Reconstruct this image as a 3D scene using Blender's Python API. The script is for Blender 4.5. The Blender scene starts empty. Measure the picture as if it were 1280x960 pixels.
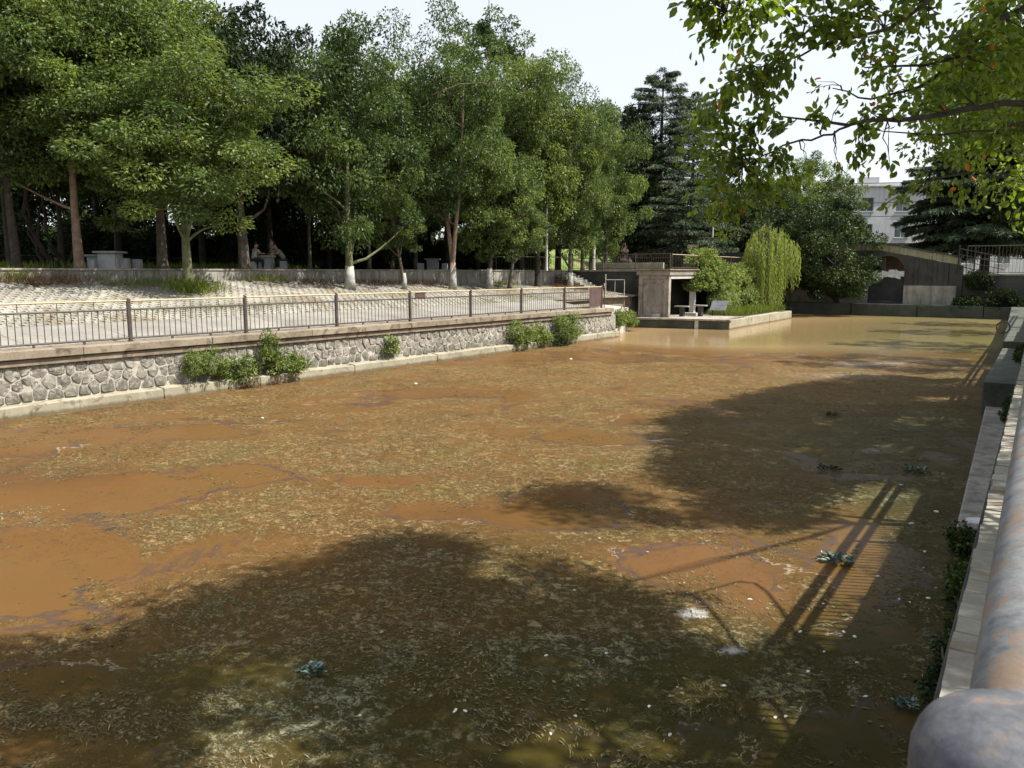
import bpy, math, random
import numpy as np
from mathutils import Vector, Matrix

S = bpy.context.scene
COL = S.collection
R_ = math.radians

# ---------------------------------------------------------------- camera, sky, sun, exposure
cam = bpy.data.cameras.new('camera')
cam_o = bpy.data.objects.new('camera', cam)
COL.objects.link(cam_o)
cam.sensor_width = 36.0
cam.lens = 27.56
cam.clip_start = 0.05
cam.clip_end = 3000
cam_o.location = (0, 0, 3.9)
cam_o.rotation_euler = (R_(90 - 8.13), 0, R_(33.9))
cam.dof.use_dof = True
cam.dof.focus_distance = 22
cam.dof.aperture_fstop = 11
S.camera = cam_o

SUN_EL = 55.4
SUN_DIR = Vector((0.906 * math.cos(R_(SUN_EL)), 0.423 * math.cos(R_(SUN_EL)), math.sin(R_(SUN_EL))))
W = bpy.data.worlds.new('World')
S.world = W
W.use_nodes = True
wt = W.node_tree
sky = wt.nodes.new('ShaderNodeTexSky')
sky.sky_type = 'NISHITA'
sky.sun_disc = False
sky.sun_elevation = R_(SUN_EL)
sky.sun_rotation = math.atan2(0.906, 0.423)
sky.air_density = 1.0
sky.dust_density = 2.0
sky.ozone_density = 1.0
bg = wt.nodes['Background']
bg.inputs['Strength'].default_value = 0.086
hz = wt.nodes.new('ShaderNodeMix'); hz.data_type = 'RGBA'          # bright summer haze, even over the whole sky
hz.inputs[0].default_value = 0.62
hz.inputs[7].default_value = (7.6, 7.75, 7.9, 1)
wt.links.new(sky.outputs[0], hz.inputs[6])
wt.links.new(hz.outputs[2], bg.inputs['Color'])
sun = bpy.data.lights.new('sun', 'SUN')
sun.energy = 4.7
sun.angle = R_(0.55)
sun.color = (1.0, 0.94, 0.84)
sun_o = bpy.data.objects.new('sun', sun)
sun_o.rotation_euler = SUN_DIR.to_track_quat('Z', 'Y').to_euler()
sun_o.location = (20, 10, 40)
COL.objects.link(sun_o)
S.view_settings.view_transform = 'Standard'
S.view_settings.look = 'None'
S.view_settings.gamma = 1.0
S.view_settings.exposure = 0.95
S.cycles.max_bounces = 8
S.cycles.diffuse_bounces = 3
S.cycles.glossy_bounces = 3
S.cycles.transmission_bounces = 4
S.cycles.caustics_reflective = False
S.cycles.caustics_refractive = False

# ---------------------------------------------------------------- materials
def nt_new(name):
    m = bpy.data.materials.new(name)
    m.use_nodes = True
    nt = m.node_tree
    b = nt.nodes['Principled BSDF']
    return m, nt, b

def N(nt, kind, **kw):
    n = nt.nodes.new(kind)
    for k, v in kw.items():
        if k.startswith('i_'):
            n.inputs[k[2:].replace('_', ' ')].default_value = v
        else:
            setattr(n, k, v)
    return n

def noise(nt, vec, scale, detail=5, rough=0.6, dist=0.0):
    n = N(nt, 'ShaderNodeTexNoise')
    n.inputs['Scale'].default_value = scale
    n.inputs['Detail'].default_value = detail
    n.inputs['Roughness'].default_value = rough
    n.inputs['Distortion'].default_value = dist
    nt.links.new(vec, n.inputs['Vector'])
    return n.outputs['Fac']

def ramp(nt, fac, stops, interp='LINEAR'):
    r = N(nt, 'ShaderNodeValToRGB')
    cr = r.color_ramp
    cr.interpolation = interp
    while len(cr.elements) < len(stops):
        cr.elements.new(0.5)
    for e, (p, c) in zip(cr.elements, stops):
        e.position = p
        e.color = c if len(c) == 4 else (*c, 1)
    nt.links.new(fac, r.inputs[0])
    return r.outputs[0]

def step(nt, fac, a, b):
    m = N(nt, 'ShaderNodeMapRange')
    m.interpolation_type = 'SMOOTHSTEP'
    m.inputs['From Min'].default_value = a
    m.inputs['From Max'].default_value = b
    nt.links.new(fac, m.inputs['Value'])
    return m.outputs[0]

def mixc(nt, fac, a, b, mode='MIX'):
    m = N(nt, 'ShaderNodeMix', data_type='RGBA', blend_type=mode)
    for sock, v in ((m.inputs[0], fac), (m.inputs[6], a), (m.inputs[7], b)):
        if isinstance(v, (int, float)):
            sock.default_value = v
        elif isinstance(v, tuple):
            sock.default_value = v if len(v) == 4 else (*v, 1)
        else:
            nt.links.new(v, sock)
    return m.outputs[2]

def mth(nt, op, a, b=None, clamp=False):
    m = N(nt, 'ShaderNodeMath', operation=op, use_clamp=clamp)
    for i, v in enumerate((a, b)):
        if v is None:
            continue
        if isinstance(v, (int, float)):
            m.inputs[i].default_value = v
        else:
            nt.links.new(v, m.inputs[i])
    return m.outputs[0]

def bump(nt, b, h, strength=0.3, dist=0.02):
    n = N(nt, 'ShaderNodeBump')
    n.inputs['Strength'].default_value = strength
    n.inputs['Distance'].default_value = dist
    nt.links.new(h, n.inputs['Height'])
    nt.links.new(n.outputs[0], b.inputs['Normal'])

def pos(nt, sc=(1, 1, 1)):
    g = N(nt, 'ShaderNodeNewGeometry')
    if sc == (1, 1, 1):
        return g.outputs['Position']
    m = N(nt, 'ShaderNodeVectorMath', operation='MULTIPLY')
    nt.links.new(g.outputs['Position'], m.inputs[0])
    m.inputs[1].default_value = sc
    return m.outputs[0]

def surf(name, cols, scale=1.0, fine=12.0, rough=0.85, bmp=0.3, bdist=0.02, stain=None, metal=0.0, per_obj=0.0, streak=None, spec=0.3, mid=(0.36, 0.64)):
    """two-tone weathered surface: cols = (dark, light); stain = (colour, amount, scale); streak = (colour, amount)"""
    m, nt, b = nt_new(name)
    p = pos(nt)
    n1 = noise(nt, p, scale, 6, 0.62, 0.3)
    n2 = noise(nt, p, fine, 4, 0.7)
    f = mth(nt, 'ADD', mth(nt, 'MULTIPLY', n1, 0.65), mth(nt, 'MULTIPLY', n2, 0.35))
    if per_obj:
        oi = N(nt, 'ShaderNodeObjectInfo')
        f = mth(nt, 'ADD', f, mth(nt, 'MULTIPLY', mth(nt, 'SUBTRACT', oi.outputs['Random'], 0.5), per_obj))
    c = ramp(nt, f, [(mid[0], cols[0]), (mid[1], cols[1])])
    if stain:
        s = noise(nt, p, stain[2], 7, 0.65, 0.6)
        c = mixc(nt, step(nt, s, 0.62 - stain[1] * 0.3, 0.75 - stain[1] * 0.25), c, stain[0])
    if streak:
        s = noise(nt, pos(nt, (3.0, 3.0, 0.22)), 1.3, 5, 0.6)
        c = mixc(nt, mth(nt, 'MULTIPLY', step(nt, s, 0.48, 0.66), streak[1]), c, streak[0])
    nt.links.new(c, b.inputs['Base Color'])
    b.inputs['Roughness'].default_value = rough
    b.inputs['Metallic'].default_value = metal
    b.inputs['Specular IOR Level'].default_value = spec
    if bmp:
        bump(nt, b, f, bmp, bdist)
    return m

def tideline(m, z0, z1, col, amount):
    """algae and silt left on the concrete by the changing water level"""
    nt = m.node_tree; b = nt.nodes['Principled BSDF']; src = b.inputs['Base Color'].links[0].from_socket
    sp = N(nt, 'ShaderNodeSeparateXYZ'); nt.links.new(N(nt, 'ShaderNodeNewGeometry').outputs['Position'], sp.inputs[0])
    h = mth(nt, 'ADD', sp.outputs['Z'], mth(nt, 'MULTIPLY', mth(nt, 'SUBTRACT', noise(nt, pos(nt, (1, 1, .4)), 2.2, 6, .7), .5), (z1 - z0) * 1.6))
    f = mth(nt, 'MULTIPLY', mth(nt, 'SUBTRACT', 1.0, step(nt, h, z0, z1)), amount)
    nt.links.new(mixc(nt, f, src, col), b.inputs['Base Color'])

def leafmat(name, stops, trans=0.35, rough=0.42, warm=(1.25, 1.15, 0.45), spec=0.5, vary=0.26):
    m, nt, b = nt_new(name)
    a = N(nt, 'ShaderNodeAttribute', attribute_name='tint')
    rnd = N(nt, 'ShaderNodeObjectInfo').outputs['Random']
    c = ramp(nt, mth(nt, 'ADD', a.outputs['Fac'], mth(nt, 'MULTIPLY', mth(nt, 'SUBTRACT', rnd, 0.5), vary)) if vary else a.outputs['Fac'], stops)
    nt.links.new(c, b.inputs['Base Color'])
    b.inputs['Roughness'].default_value = rough
    b.inputs['Specular IOR Level'].default_value = spec
    t = N(nt, 'ShaderNodeBsdfTranslucent')
    nt.links.new(mixc(nt, 1.0, c, warm, 'MULTIPLY'), t.inputs['Color'])
    mx = N(nt, 'ShaderNodeMixShader')
    mx.inputs[0].default_value = trans
    nt.links.new(b.outputs[0], mx.inputs[1])
    nt.links.new(t.outputs[0], mx.inputs[2])
    nt.links.new(mx.outputs[0], nt.nodes['Material Output'].inputs['Surface'])
    return m

M = {}
M['concrete'] = surf('pale_concrete', ((0.20, 0.185, 0.155), (0.35, 0.33, 0.28)), 0.9, 14, 0.9, 0.35, 0.015, stain=((0.16, 0.13, 0.09), 0.35, 1.4), per_obj=0.1)
M['slab'] = surf('walkway_concrete', ((0.17, 0.165, 0.15), (0.28, 0.27, 0.245)), 0.8, 16, 0.92, 0.3, 0.01, stain=((0.22, 0.19, 0.14), 0.3, 0.9), per_obj=0.12)
M['band'] = surf('brown_concrete', ((0.17, 0.135, 0.10), (0.31, 0.265, 0.205)), 1.4, 14, 0.92, 0.4, 0.02, stain=((0.10, 0.085, 0.06), 0.35, 2.2), per_obj=0.1)
M['footing'] = surf('footing_concrete', ((0.24, 0.22, 0.16), (0.37, 0.345, 0.265)), 1.2, 12, 0.9, 0.4, 0.02, stain=((0.14, 0.12, 0.08), 0.3, 2.5))
tideline(M['footing'], 0.05, 0.16, (0.10, 0.075, 0.035), 0.8)
M['mortar'] = surf('mortar', ((0.33, 0.31, 0.265), (0.50, 0.47, 0.41)), 3, 20, 0.95, 0.5, 0.02)
M['rubble'] = surf('rubble_stone', ((0.10, 0.096, 0.084), (0.28, 0.265, 0.232)), 6.0, 26, 0.9, 0.9, 0.025, stain=((0.37, 0.345, 0.295), 0.45, 6.5), per_obj=0.14)
tideline(M['rubble'], 0.35, 0.75, (0.075, 0.07, 0.045), 0.55)
M['terrace_wall'] = surf('weathered_wall_concrete', ((0.17, 0.16, 0.14), (0.36, 0.34, 0.30)), 0.8, 12, 0.92, 0.4, 0.02, streak=((0.10, 0.095, 0.08), 0.65), stain=((0.42, 0.38, 0.33), 0.25, 0.7))
M['dark_wall'] = surf('shaded_wall_concrete', ((0.030, 0.030, 0.029), (0.080, 0.079, 0.075)), 0.7, 10, 0.92, 0.4, 0.02, streak=((0.06, 0.055, 0.05), 0.7))  # darker concrete, with the shade of overhanging trees put into the colour
M['kiosk_wall'] = surf('stained_plaster', ((0.24, 0.212, 0.19), (0.42, 0.385, 0.345)), 1.0, 14, 0.9, 0.3, 0.01, stain=((0.20, 0.17, 0.14), 0.5, 1.3), streak=((0.17, 0.14, 0.11), 0.6))
M['white_plaster'] = surf('white_plaster', ((0.36, 0.35, 0.33), (0.54, 0.53, 0.50)), 1.5, 14, 0.85, 0.2, 0.01, stain=((0.32, 0.30, 0.26), 0.3, 1.6))
M['paver'] = surf('paver_concrete', ((0.18, 0.172, 0.145), (0.385, 0.368, 0.32)), 0.45, 9, 0.9, 0.4, 0.01, stain=((0.20, 0.17, 0.12), 0.45, 0.6))
M['pier_dark'] = surf('shaded_pier_concrete', ((0.035, 0.042, 0.032), (0.10, 0.108, 0.09)), 1.0, 10, 0.8, 0.4, 0.02, streak=((0.04, 0.05, 0.035), 0.6))  # dark tone carries the shade on faces turned from the sun
M['soil'] = surf('soil', ((0.045, 0.05, 0.025), (0.16, 0.13, 0.08)), 0.8, 14, 1.0, 0.6, 0.03, spec=0.1)
M['earth'] = surf('dry_earth', ((0.13, 0.10, 0.06), (0.28, 0.23, 0.15)), 0.5, 9, 1.0, 0.6, 0.03, stain=((0.07, 0.09, 0.03), 0.6, 0.5), spec=0.1)
M['lawn'] = surf('lawn', ((0.05, 0.10, 0.02), (0.16, 0.22, 0.06)), 0.35, 12, 1.0, 0.7, 0.04, stain=((0.22, 0.20, 0.09), 0.4, 0.4), spec=0.1)
M['bark'] = surf('bark', ((0.055, 0.045, 0.035), (0.17, 0.145, 0.115)), 3, 22, 0.95, 0.8, 0.02)
M['bark_tan'] = surf('tan_bark', ((0.15, 0.10, 0.07), (0.34, 0.25, 0.19)), 3, 22, 0.95, 0.6, 0.02)
M['bark_green'] = surf('mossy_bark', ((0.06, 0.07, 0.03), (0.20, 0.20, 0.11)), 3, 22, 0.95, 0.8, 0.02)
M['bark_dark'] = surf('dark_bark', ((0.02, 0.017, 0.013), (0.07, 0.058, 0.045)), 4, 25, 0.95, 0.8, 0.01)
M['whitewash'] = surf('whitewash', ((0.20, 0.19, 0.17), (0.50, 0.49, 0.46)), 4, 22, 0.95, 0.4, 0.01)
M['iron'] = surf('brown_iron_paint', ((0.035, 0.028, 0.024), (0.09, 0.07, 0.06)), 5, 40, 0.5, 0.15, 0.003, spec=0.5)
M['rail_cream'] = surf('cream_rail_paint', ((0.36, 0.29, 0.17), (0.54, 0.46, 0.31)), 4, 30, 0.55, 0.15, 0.003, spec=0.4)
M['iron_black'] = surf('black_iron_paint', ((0.012, 0.012, 0.012), (0.035, 0.035, 0.035)), 5, 40, 0.5, 0.1, 0.003)
M['rust_panel'] = surf('rusty_sheet', ((0.055, 0.035, 0.035), (0.13, 0.08, 0.075)), 2, 20, 0.7, 0.2, 0.005)
M['near_rail'] = surf('worn_blue_grey_paint', ((0.085, 0.095, 0.105), (0.22, 0.225, 0.225)), 11, 70, 0.55, 0.6, 0.004, stain=((0.20, 0.145, 0.105), 0.45, 13.0), spec=0.4)
M['near_post'] = surf('scuffed_blue_grey_paint', ((0.042, 0.046, 0.058), (0.115, 0.12, 0.135)), 14, 90, 0.6, 0.6, 0.003, stain=((0.17, 0.125, 0.095), 0.35, 14.0), spec=0.4)
M['stone_table'] = surf('grey_granite', ((0.26, 0.27, 0.27), (0.40, 0.41, 0.41)), 3, 50, 0.7, 0.15, 0.003, per_obj=0.2)
M['facade'] = surf('white_facade', ((0.42, 0.43, 0.45), (0.56, 0.57, 0.59)), 0.3, 5, 0.9, 0.1, 0.01, streak=((0.36, 0.37, 0.39), 0.5))
M['facade_sill'] = surf('facade_trim', ((0.42, 0.43, 0.45), (0.55, 0.56, 0.58)), 0.6, 5, 0.9, 0.1, 0.01)
M['parapet'] = surf('yellowed_parapet', ((0.22, 0.21, 0.13), (0.36, 0.34, 0.22)), 0.9, 8, 0.9, 0.2, 0.01, streak=((0.10, 0.10, 0.07), 0.6))
M['door_dark'] = surf('blackened_door', ((0.015, 0.017, 0.018), (0.05, 0.052, 0.052)), 1.5, 12, 0.8, 0.3, 0.01)
M['sheet_white'] = surf('torn_sheet', ((0.45, 0.46, 0.47), (0.75, 0.76, 0.76)), 3, 20, 0.8, 0.5, 0.03)
M['brick_orange'] = surf('orange_brickwork', ((0.16, 0.10, 0.07), (0.28, 0.19, 0.14)), 2, 14, 0.9, 0.3, 0.01)
M['rock_brown'] = surf('reddish_rock', ((0.018, 0.012, 0.011), (0.075, 0.045, 0.036)), 2.2, 10, 0.9, 0.9, 0.06)
M['skin'] = surf('skin', ((0.36, 0.20, 0.13), (0.46, 0.28, 0.19)), 8, 40, 0.6, 0.0)
M['hair'] = surf('black_hair', ((0.01, 0.009, 0.008), (0.03, 0.027, 0.025)), 20, 90, 0.7, 0.3, 0.004)
M['shirt_light'] = surf('pale_shirt', ((0.36, 0.37, 0.36), (0.50, 0.51, 0.50)), 6, 50, 0.9, 0.3, 0.01)
M['shirt_grey'] = surf('grey_green_shirt', ((0.22, 0.24, 0.20), (0.34, 0.36, 0.31)), 6, 50, 0.9, 0.3, 0.01)
M['trousers'] = surf('dark_trousers', ((0.02, 0.021, 0.025), (0.05, 0.052, 0.06)), 6, 50, 0.9, 0.3, 0.01)
M['board_grey'] = surf('grey_board', ((0.12, 0.13, 0.14), (0.22, 0.23, 0.245)), 3, 30, 0.6, 0.1, 0.003)
M['sign_cream'] = surf('cream_sign', ((0.50, 0.42, 0.26), (0.66, 0.58, 0.40)), 6, 50, 0.7, 0.1, 0.003)
M['pole_pale'] = surf('pale_pole_paint', ((0.40, 0.40, 0.38), (0.58, 0.58, 0.55)), 4, 30, 0.6, 0.1, 0.003)
M['fleck'] = surf('bleached_leaf', ((0.42, 0.42, 0.36), (0.72, 0.72, 0.66)), 9, 60, 0.7, 0.2, 0.003, per_obj=0.3)
M['debris'] = surf('dead_leaf_litter', ((0.05, 0.03, 0.02), (0.20, 0.11, 0.06)), 6, 40, 0.95, 0.5, 0.01)
M['dry_weed'] = surf('dry_weed', ((0.17, 0.10, 0.05), (0.36, 0.24, 0.13)), 6, 40, 0.95, 0.2, 0.01)
gl, gnt, gb = nt_new('window_glass')
gb.inputs['Base Color'].default_value = (0.05, 0.075, 0.09, 1)
gb.inputs['Roughness'].default_value = 0.12
gb.inputs['Specular IOR Level'].default_value = 0.9
M['glass'] = gl
M['leaf'] = leafmat('camphor_leaves', [(0, (0.022, 0.044, 0.016)), (0.42, (0.082, 0.128, 0.040)), (0.72, (0.155, 0.21, 0.052)), (1, (0.31, 0.36, 0.095))], 0.40, 0.5, (1.15, 1.15, .5), spec=0.3)
M['leaf_dark'] = leafmat('dark_evergreen_leaves', [(0, (0.010, 0.020, 0.008)), (0.5, (0.030, 0.050, 0.017)), (1, (0.075, 0.10, 0.032))], 0.2, 0.6, spec=0.2)
M['leaf_mid'] = leafmat('drooping_tree_leaves', [(0, (0.010, 0.022, 0.007)), (0.5, (0.032, 0.058, 0.016)), (1, (0.10, 0.14, 0.035))], 0.25, 0.5, spec=0.25)
M['needle'] = leafmat('cedar_needles', [(0, (0.016, 0.030, 0.015)), (0.5, (0.056, 0.088, 0.042)), (1, (0.16, 0.20, 0.095))], 0.12, 0.6, spec=0.3)
M['willow_leaf'] = leafmat('willow_leaves', [(0, (0.15, 0.21, 0.05)), (0.5, (0.30, 0.37, 0.11)), (1, (0.46, 0.50, 0.18))], 0.4, 0.6, spec=0.3)
M['shrub_leaf'] = leafmat('shrub_leaves', [(0, (0.045, 0.07, 0.02)), (0.5, (0.16, 0.225, 0.06)), (1, (0.34, 0.39, 0.15))], 0.35, 0.6, spec=0.3)
M['near_leaf'] = leafmat('overhanging_leaves', [(0, (0.035, 0.066, 0.012)), (0.5, (0.12, 0.175, 0.026)), (0.93, (0.28, 0.33, 0.05)), (0.965, (0.28, 0.33, 0.05)), (0.97, (0.45, 0.10, 0.03)), (1, (0.5, 0.14, 0.03))], 0.56, 0.35, (1.5, 1.6, 0.45), vary=0)
M['dead_leaf'] = leafmat('dead_leaves', [(0, (0.07, 0.035, 0.02)), (0.5, (0.16, 0.09, 0.05)), (1, (0.26, 0.17, 0.10))], 0.2, 0.8, (1, 1, 1), 0.1)
M['grass'] = leafmat('grass_blades', [(0, (0.06, 0.09, 0.015)), (0.5, (0.16, 0.21, 0.04)), (1, (0.30, 0.30, 0.08))], 0.35, 0.7, spec=0.2)
M['algae'] = leafmat('thread_algae', [(0, (0.028, 0.026, 0.010)), (0.3, (0.09, 0.080, 0.032)), (0.6, (0.175, 0.14, 0.066)), (0.85, (0.24, 0.225, 0.14)), (1, (0.34, 0.34, 0.25))], 0.1, 0.8, (1, 1, 1), 0.15, 0)
M['teal_leaf'] = leafmat('water_plant_leaves', [(0, (0.012, 0.03, 0.026)), (0.5, (0.05, 0.105, 0.09)), (1, (0.24, 0.32, 0.28))], 0.15, 0.4, vary=0)

# ---------------------------------------------------------------- mesh helpers
BO = np.array([-22.5, 9.3, 0.0])                 # left bank frame: origin at the water line
BD = np.array([1.5, 33.2, 0.0]); BD /= np.linalg.norm(BD)
BN = np.array([-BD[1], BD[0], 0.0])              # away from the pond
BROT = math.atan2(BD[1], BD[0])

def bw(s, o, z=0.0):
    p = BO + BD * s + BN * o
    return (p[0], p[1], z)

class MB:
    def __init__(self):
        self.v = []; self.f = []
    def add(self, vs, fs):
        k = len(self.v)
        self.v += [tuple(v) for v in vs]
        self.f += [tuple(i + k for i in f) for f in fs]
        return self
    def box(self, x0, x1, y0, y1, z0, z1, rz=0.0, c=None):
        vs = [(x, y, z) for z in (z0, z1) for (x, y) in ((x0, y0), (x1, y0), (x1, y1), (x0, y1))]
        if rz:
            cx, cy = c if c else ((x0 + x1) / 2, (y0 + y1) / 2)
            ca, sa = math.cos(rz), math.sin(rz)
            vs = [(cx + (x - cx) * ca - (y - cy) * sa, cy + (x - cx) * sa + (y - cy) * ca, z) for x, y, z in vs]
        return self.add(vs, [(3, 2, 1, 0), (4, 5, 6, 7), (0, 1, 5, 4), (1, 2, 6, 5), (2, 3, 7, 6), (3, 0, 4, 7)])
    def prism(self, poly, z0, z1):
        """poly: xy list counter-clockwise; z0, z1 numbers or per-vertex lists"""
        n = len(poly)
        a = z0 if isinstance(z0, (list, tuple)) else [z0] * n
        b = z1 if isinstance(z1, (list, tuple)) else [z1] * n
        vs = [(x, y, a[i]) for i, (x, y) in enumerate(poly)] + [(x, y, b[i]) for i, (x, y) in enumerate(poly)]
        fs = [tuple(range(n - 1, -1, -1)), tuple(range(n, 2 * n))] + [(i, (i + 1) % n, n + (i + 1) % n, n + i) for i in range(n)]
        return self.add(vs, fs)
    def tube(self, pts, rad, n=8, cap=True):
        pts = [Vector(p) for p in pts]
        if not isinstance(rad, (list, tuple)):
            rad = [rad] * len(pts)
        k = len(self.v)
        ref = Vector((0, 0, 1))
        for i, p in enumerate(pts):
            d = (pts[min(i + 1, len(pts) - 1)] - pts[max(i - 1, 0)]).normalized()
            rf = ref if abs(d.dot(ref)) < 0.95 else Vector((1, 0, 0))
            a = d.cross(rf).normalized(); b = d.cross(a)
            for j in range(n):
                t = 2 * math.pi * j / n
                q = p + a * (rad[i] * math.cos(t)) + b * (rad[i] * math.sin(t))
                self.v.append(tuple(q))
        for i in range(len(pts) - 1):
            for j in range(n):
                self.f.append((k + i * n + j, k + i * n + (j + 1) % n, k + (i + 1) * n + (j + 1) % n, k + (i + 1) * n + j))
        if cap:
            self.f.append(tuple(k + j for j in range(n - 1, -1, -1)))
            self.f.append(tuple(k + (len(pts) - 1) * n + j for j in range(n)))
        return self
    def lathe(self, x, y, prof, n=20):
        """prof: list of (radius, z) bottom to top"""
        k = len(self.v)
        for r, z in prof:
            for j in range(n):
                t = 2 * math.pi * j / n
                self.v.append((x + r * math.cos(t), y + r * math.sin(t), z))
        for i in range(len(prof) - 1):
            for j in range(n):
                self.f.append((k + i * n + j, k + i * n + (j + 1) % n, k + (i + 1) * n + (j + 1) % n, k + (i + 1) * n + j))
        self.f.append(tuple(k + j for j in range(n - 1, -1, -1)))
        self.f.append(tuple(k + (len(prof) - 1) * n + j for j in range(n)))
        return self
    def mesh(self, name, mat, org=(0, 0, 0), smooth=False):
        me = bpy.data.meshes.new(name)
        ox, oy, oz = org
        me.from_pydata([(x - ox, y - oy, z - oz) for x, y, z in self.v], [], self.f)
        me.materials.append(M[mat])
        if smooth:
            me.polygons.foreach_set('use_smooth', [True] * len(me.polygons))
        me.update()
        return me
    def build(self, name, mat, parent=None, bank=False, smooth=False, org=None, bevel=0.0):
        """verts are in world axes, or in the bank frame when bank; children are stored relative to their parent's base"""
        if org is None:
            org = ORG.get(parent.name, (0, 0, 0)) if parent else (0, 0, 0)
        o = bpy.data.objects.new(name, self.mesh(name, mat, org, smooth))
        COL.objects.link(o)
        if parent:
            o.parent = parent
            ORG[o.name] = org
        elif bank:
            o.location = bw(org[0], org[1], org[2]); o.rotation_euler = (0, 0, BROT)
        else:
            o.location = org
        if bevel:
            bv = o.modifiers.new('edge', 'BEVEL'); bv.width = bevel; bv.segments = 2; bv.limit_method = 'ANGLE'
        return o

ORG = {}

def tag(o, label=None, cat=None, group=None, kind=None):
    if label: o['label'] = label
    if cat: o['category'] = cat
    if group: o['group'] = group
    if kind: o['kind'] = kind
    return o

def thing(name, label, cat, base=(0, 0, 0), group=None, bank=False):
    o = bpy.data.objects.new(name, None)
    o.empty_display_size = 0.3
    COL.objects.link(o)
    if bank:
        o.location = bw(*base); o.rotation_euler = (0, 0, BROT)
    else:
        o.location = base
    ORG[o.name] = tuple(base)
    return tag(o, label, cat, group)

def struct(o):
    o['kind'] = 'structure'
    return o

def inst(name, mesh, parent, loc, rot=(0, 0, 0), scale=(1, 1, 1)):
    o = bpy.data.objects.new(name, mesh)
    COL.objects.link(o)
    o.parent = parent
    o.location = loc; o.rotation_euler = rot; o.scale = scale
    return o

def nrm(a):
    return a / np.maximum(np.linalg.norm(a, axis=-1, keepdims=True), 1e-9)

def leaf_mesh(name, mat, P, D, L, Wd, tint, rng, nz=None, fold=0.12, hexa=False):
    """one small folded leaf per point; P base points, D directions, L lengths, Wd widths"""
    n = len(P)
    L = np.broadcast_to(L, n)[:, None]; Wd = np.broadcast_to(Wd, n)[:, None]
    D = nrm(D)
    up = rng.normal(size=(n, 3)) if nz is None else nz + rng.normal(size=(n, 3)) * 0.45
    side = nrm(np.cross(D, up)); nn = np.cross(side, D)
    if hexa:
        V = np.stack([P, P + D * L * .28 + side * Wd * .42 + nn * Wd * fold, P + D * L * .62 + side * Wd * .45 + nn * Wd * fold,
                      P + D * L - nn * L * .12, P + D * L * .62 - side * Wd * .45 + nn * Wd * fold, P + D * L * .28 - side * Wd * .42 + nn * Wd * fold], 1)
        k = 6
        idx = np.array([[0, 1, 2, 3], [0, 3, 4, 5]])
    else:
        V = np.stack([P, P + D * L * .5 + side * Wd * .5 + nn * Wd * fold, P + D * L - nn * L * .1, P + D * L * .5 - side * Wd * .5 + nn * Wd * fold], 1)
        k = 4
        idx = np.array([[0, 1, 2, 3]])
    V = V.reshape(-1, 3).astype(np.float32)
    Fc = (np.arange(n)[:, None, None] * k + idx[None]).reshape(-1, 4).astype(np.int32)
    me = bpy.data.meshes.new(name)
    me.vertices.add(len(V)); me.vertices.foreach_set('co', V.ravel())
    me.loops.add(Fc.size); me.loops.foreach_set('vertex_index', Fc.ravel())
    me.polygons.add(len(Fc)); me.polygons.foreach_set('loop_start', np.arange(0, Fc.size, 4, dtype=np.int32))
    me.update(calc_edges=True)
    at = me.attributes.new('tint', 'FLOAT', 'POINT')
    at.data.foreach_set('value', np.repeat(np.clip(tint, 0, 1), k).astype(np.float32))
    me.materials.append(M[mat])
    return me

def unit(rng, n):
    return nrm(rng.normal(size=(n, 3)))

def clump_leaves(rng, C, Rc, per, flat=0.7, droop=0.55, tvar=0.22, shell=0.35):
    """leaves scattered round clump centres C with radii Rc"""
    n = len(C)
    u = unit(rng, n * per).reshape(n, per, 3)
    rad = rng.uniform(shell, 1.0, (n, per, 1)) ** 0.6
    q = u * rad * Rc[:, None, None]
    q[..., 2] *= flat
    P = C[:, None, :] + q
    Dr = u * 0.8 + rng.normal(size=u.shape) * 0.5
    Dr[..., 2] -= droop
    ct = rng.uniform(-tvar, tvar, (n, 1)) * 0.9
    tint = 0.46 + ct + rng.normal(0, 0.13, (n, per))
    return P.reshape(-1, 3), Dr.reshape(-1, 3), tint.reshape(-1)

def crown_centres(rng, n, R, H, lobes=0.28, bias=0.45, taper=0.25):
    """clump centres through an uneven egg-shaped crown standing on z = 0"""
    u = unit(rng, n)
    th = np.arctan2(u[:, 1], u[:, 0])
    a, b = rng.uniform(0, 6.28, 2)
    lob = 1 + lobes * np.sin(3 * th + a + 2.5 * u[:, 2]) * 0.6 + lobes * 0.6 * np.sin(5 * th + b - 3 * u[:, 2])
    rad = rng.uniform(bias ** 2.2, 1, n) ** (1 / 2.2) * lob
    C = u * rad[:, None] * np.array([R, R, H / 2])
    t = C[:, 2] / (H / 2)
    C[:, :2] *= (1 - taper * np.clip(t, 0, 1.2) ** 1.5)[:, None]
    C[:, 2] = np.maximum(C[:, 2] + H / 2, .35 + .5 * np.abs(np.sin(C[:, 0] * 9)))
    return C

rngG = np.random.default_rng(7)
def make_crown(name, seed, R, H, nc, per, L, Wd, mat='leaf', rc=(0.5, 0.95), **kw):
    rng = np.random.default_rng(seed)
    C = crown_centres(rng, nc, R, H, **kw)
    Rc = rng.uniform(rc[0], rc[1], nc)
    P, D_, t = clump_leaves(rng, C, Rc, per)
    hx = (P[:, 2] / H)
    t = t + 0.10 * (np.linalg.norm(P[:, :2], axis=1) / R - 0.6)        # young growth sits at the shoot ends
    me = leaf_mesh(name, mat, P, D_, rng.uniform(.7, 1.2, len(P)) * L, Wd * rng.uniform(.8, 1.2, len(P)), t, rng)
    return me, C

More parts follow.
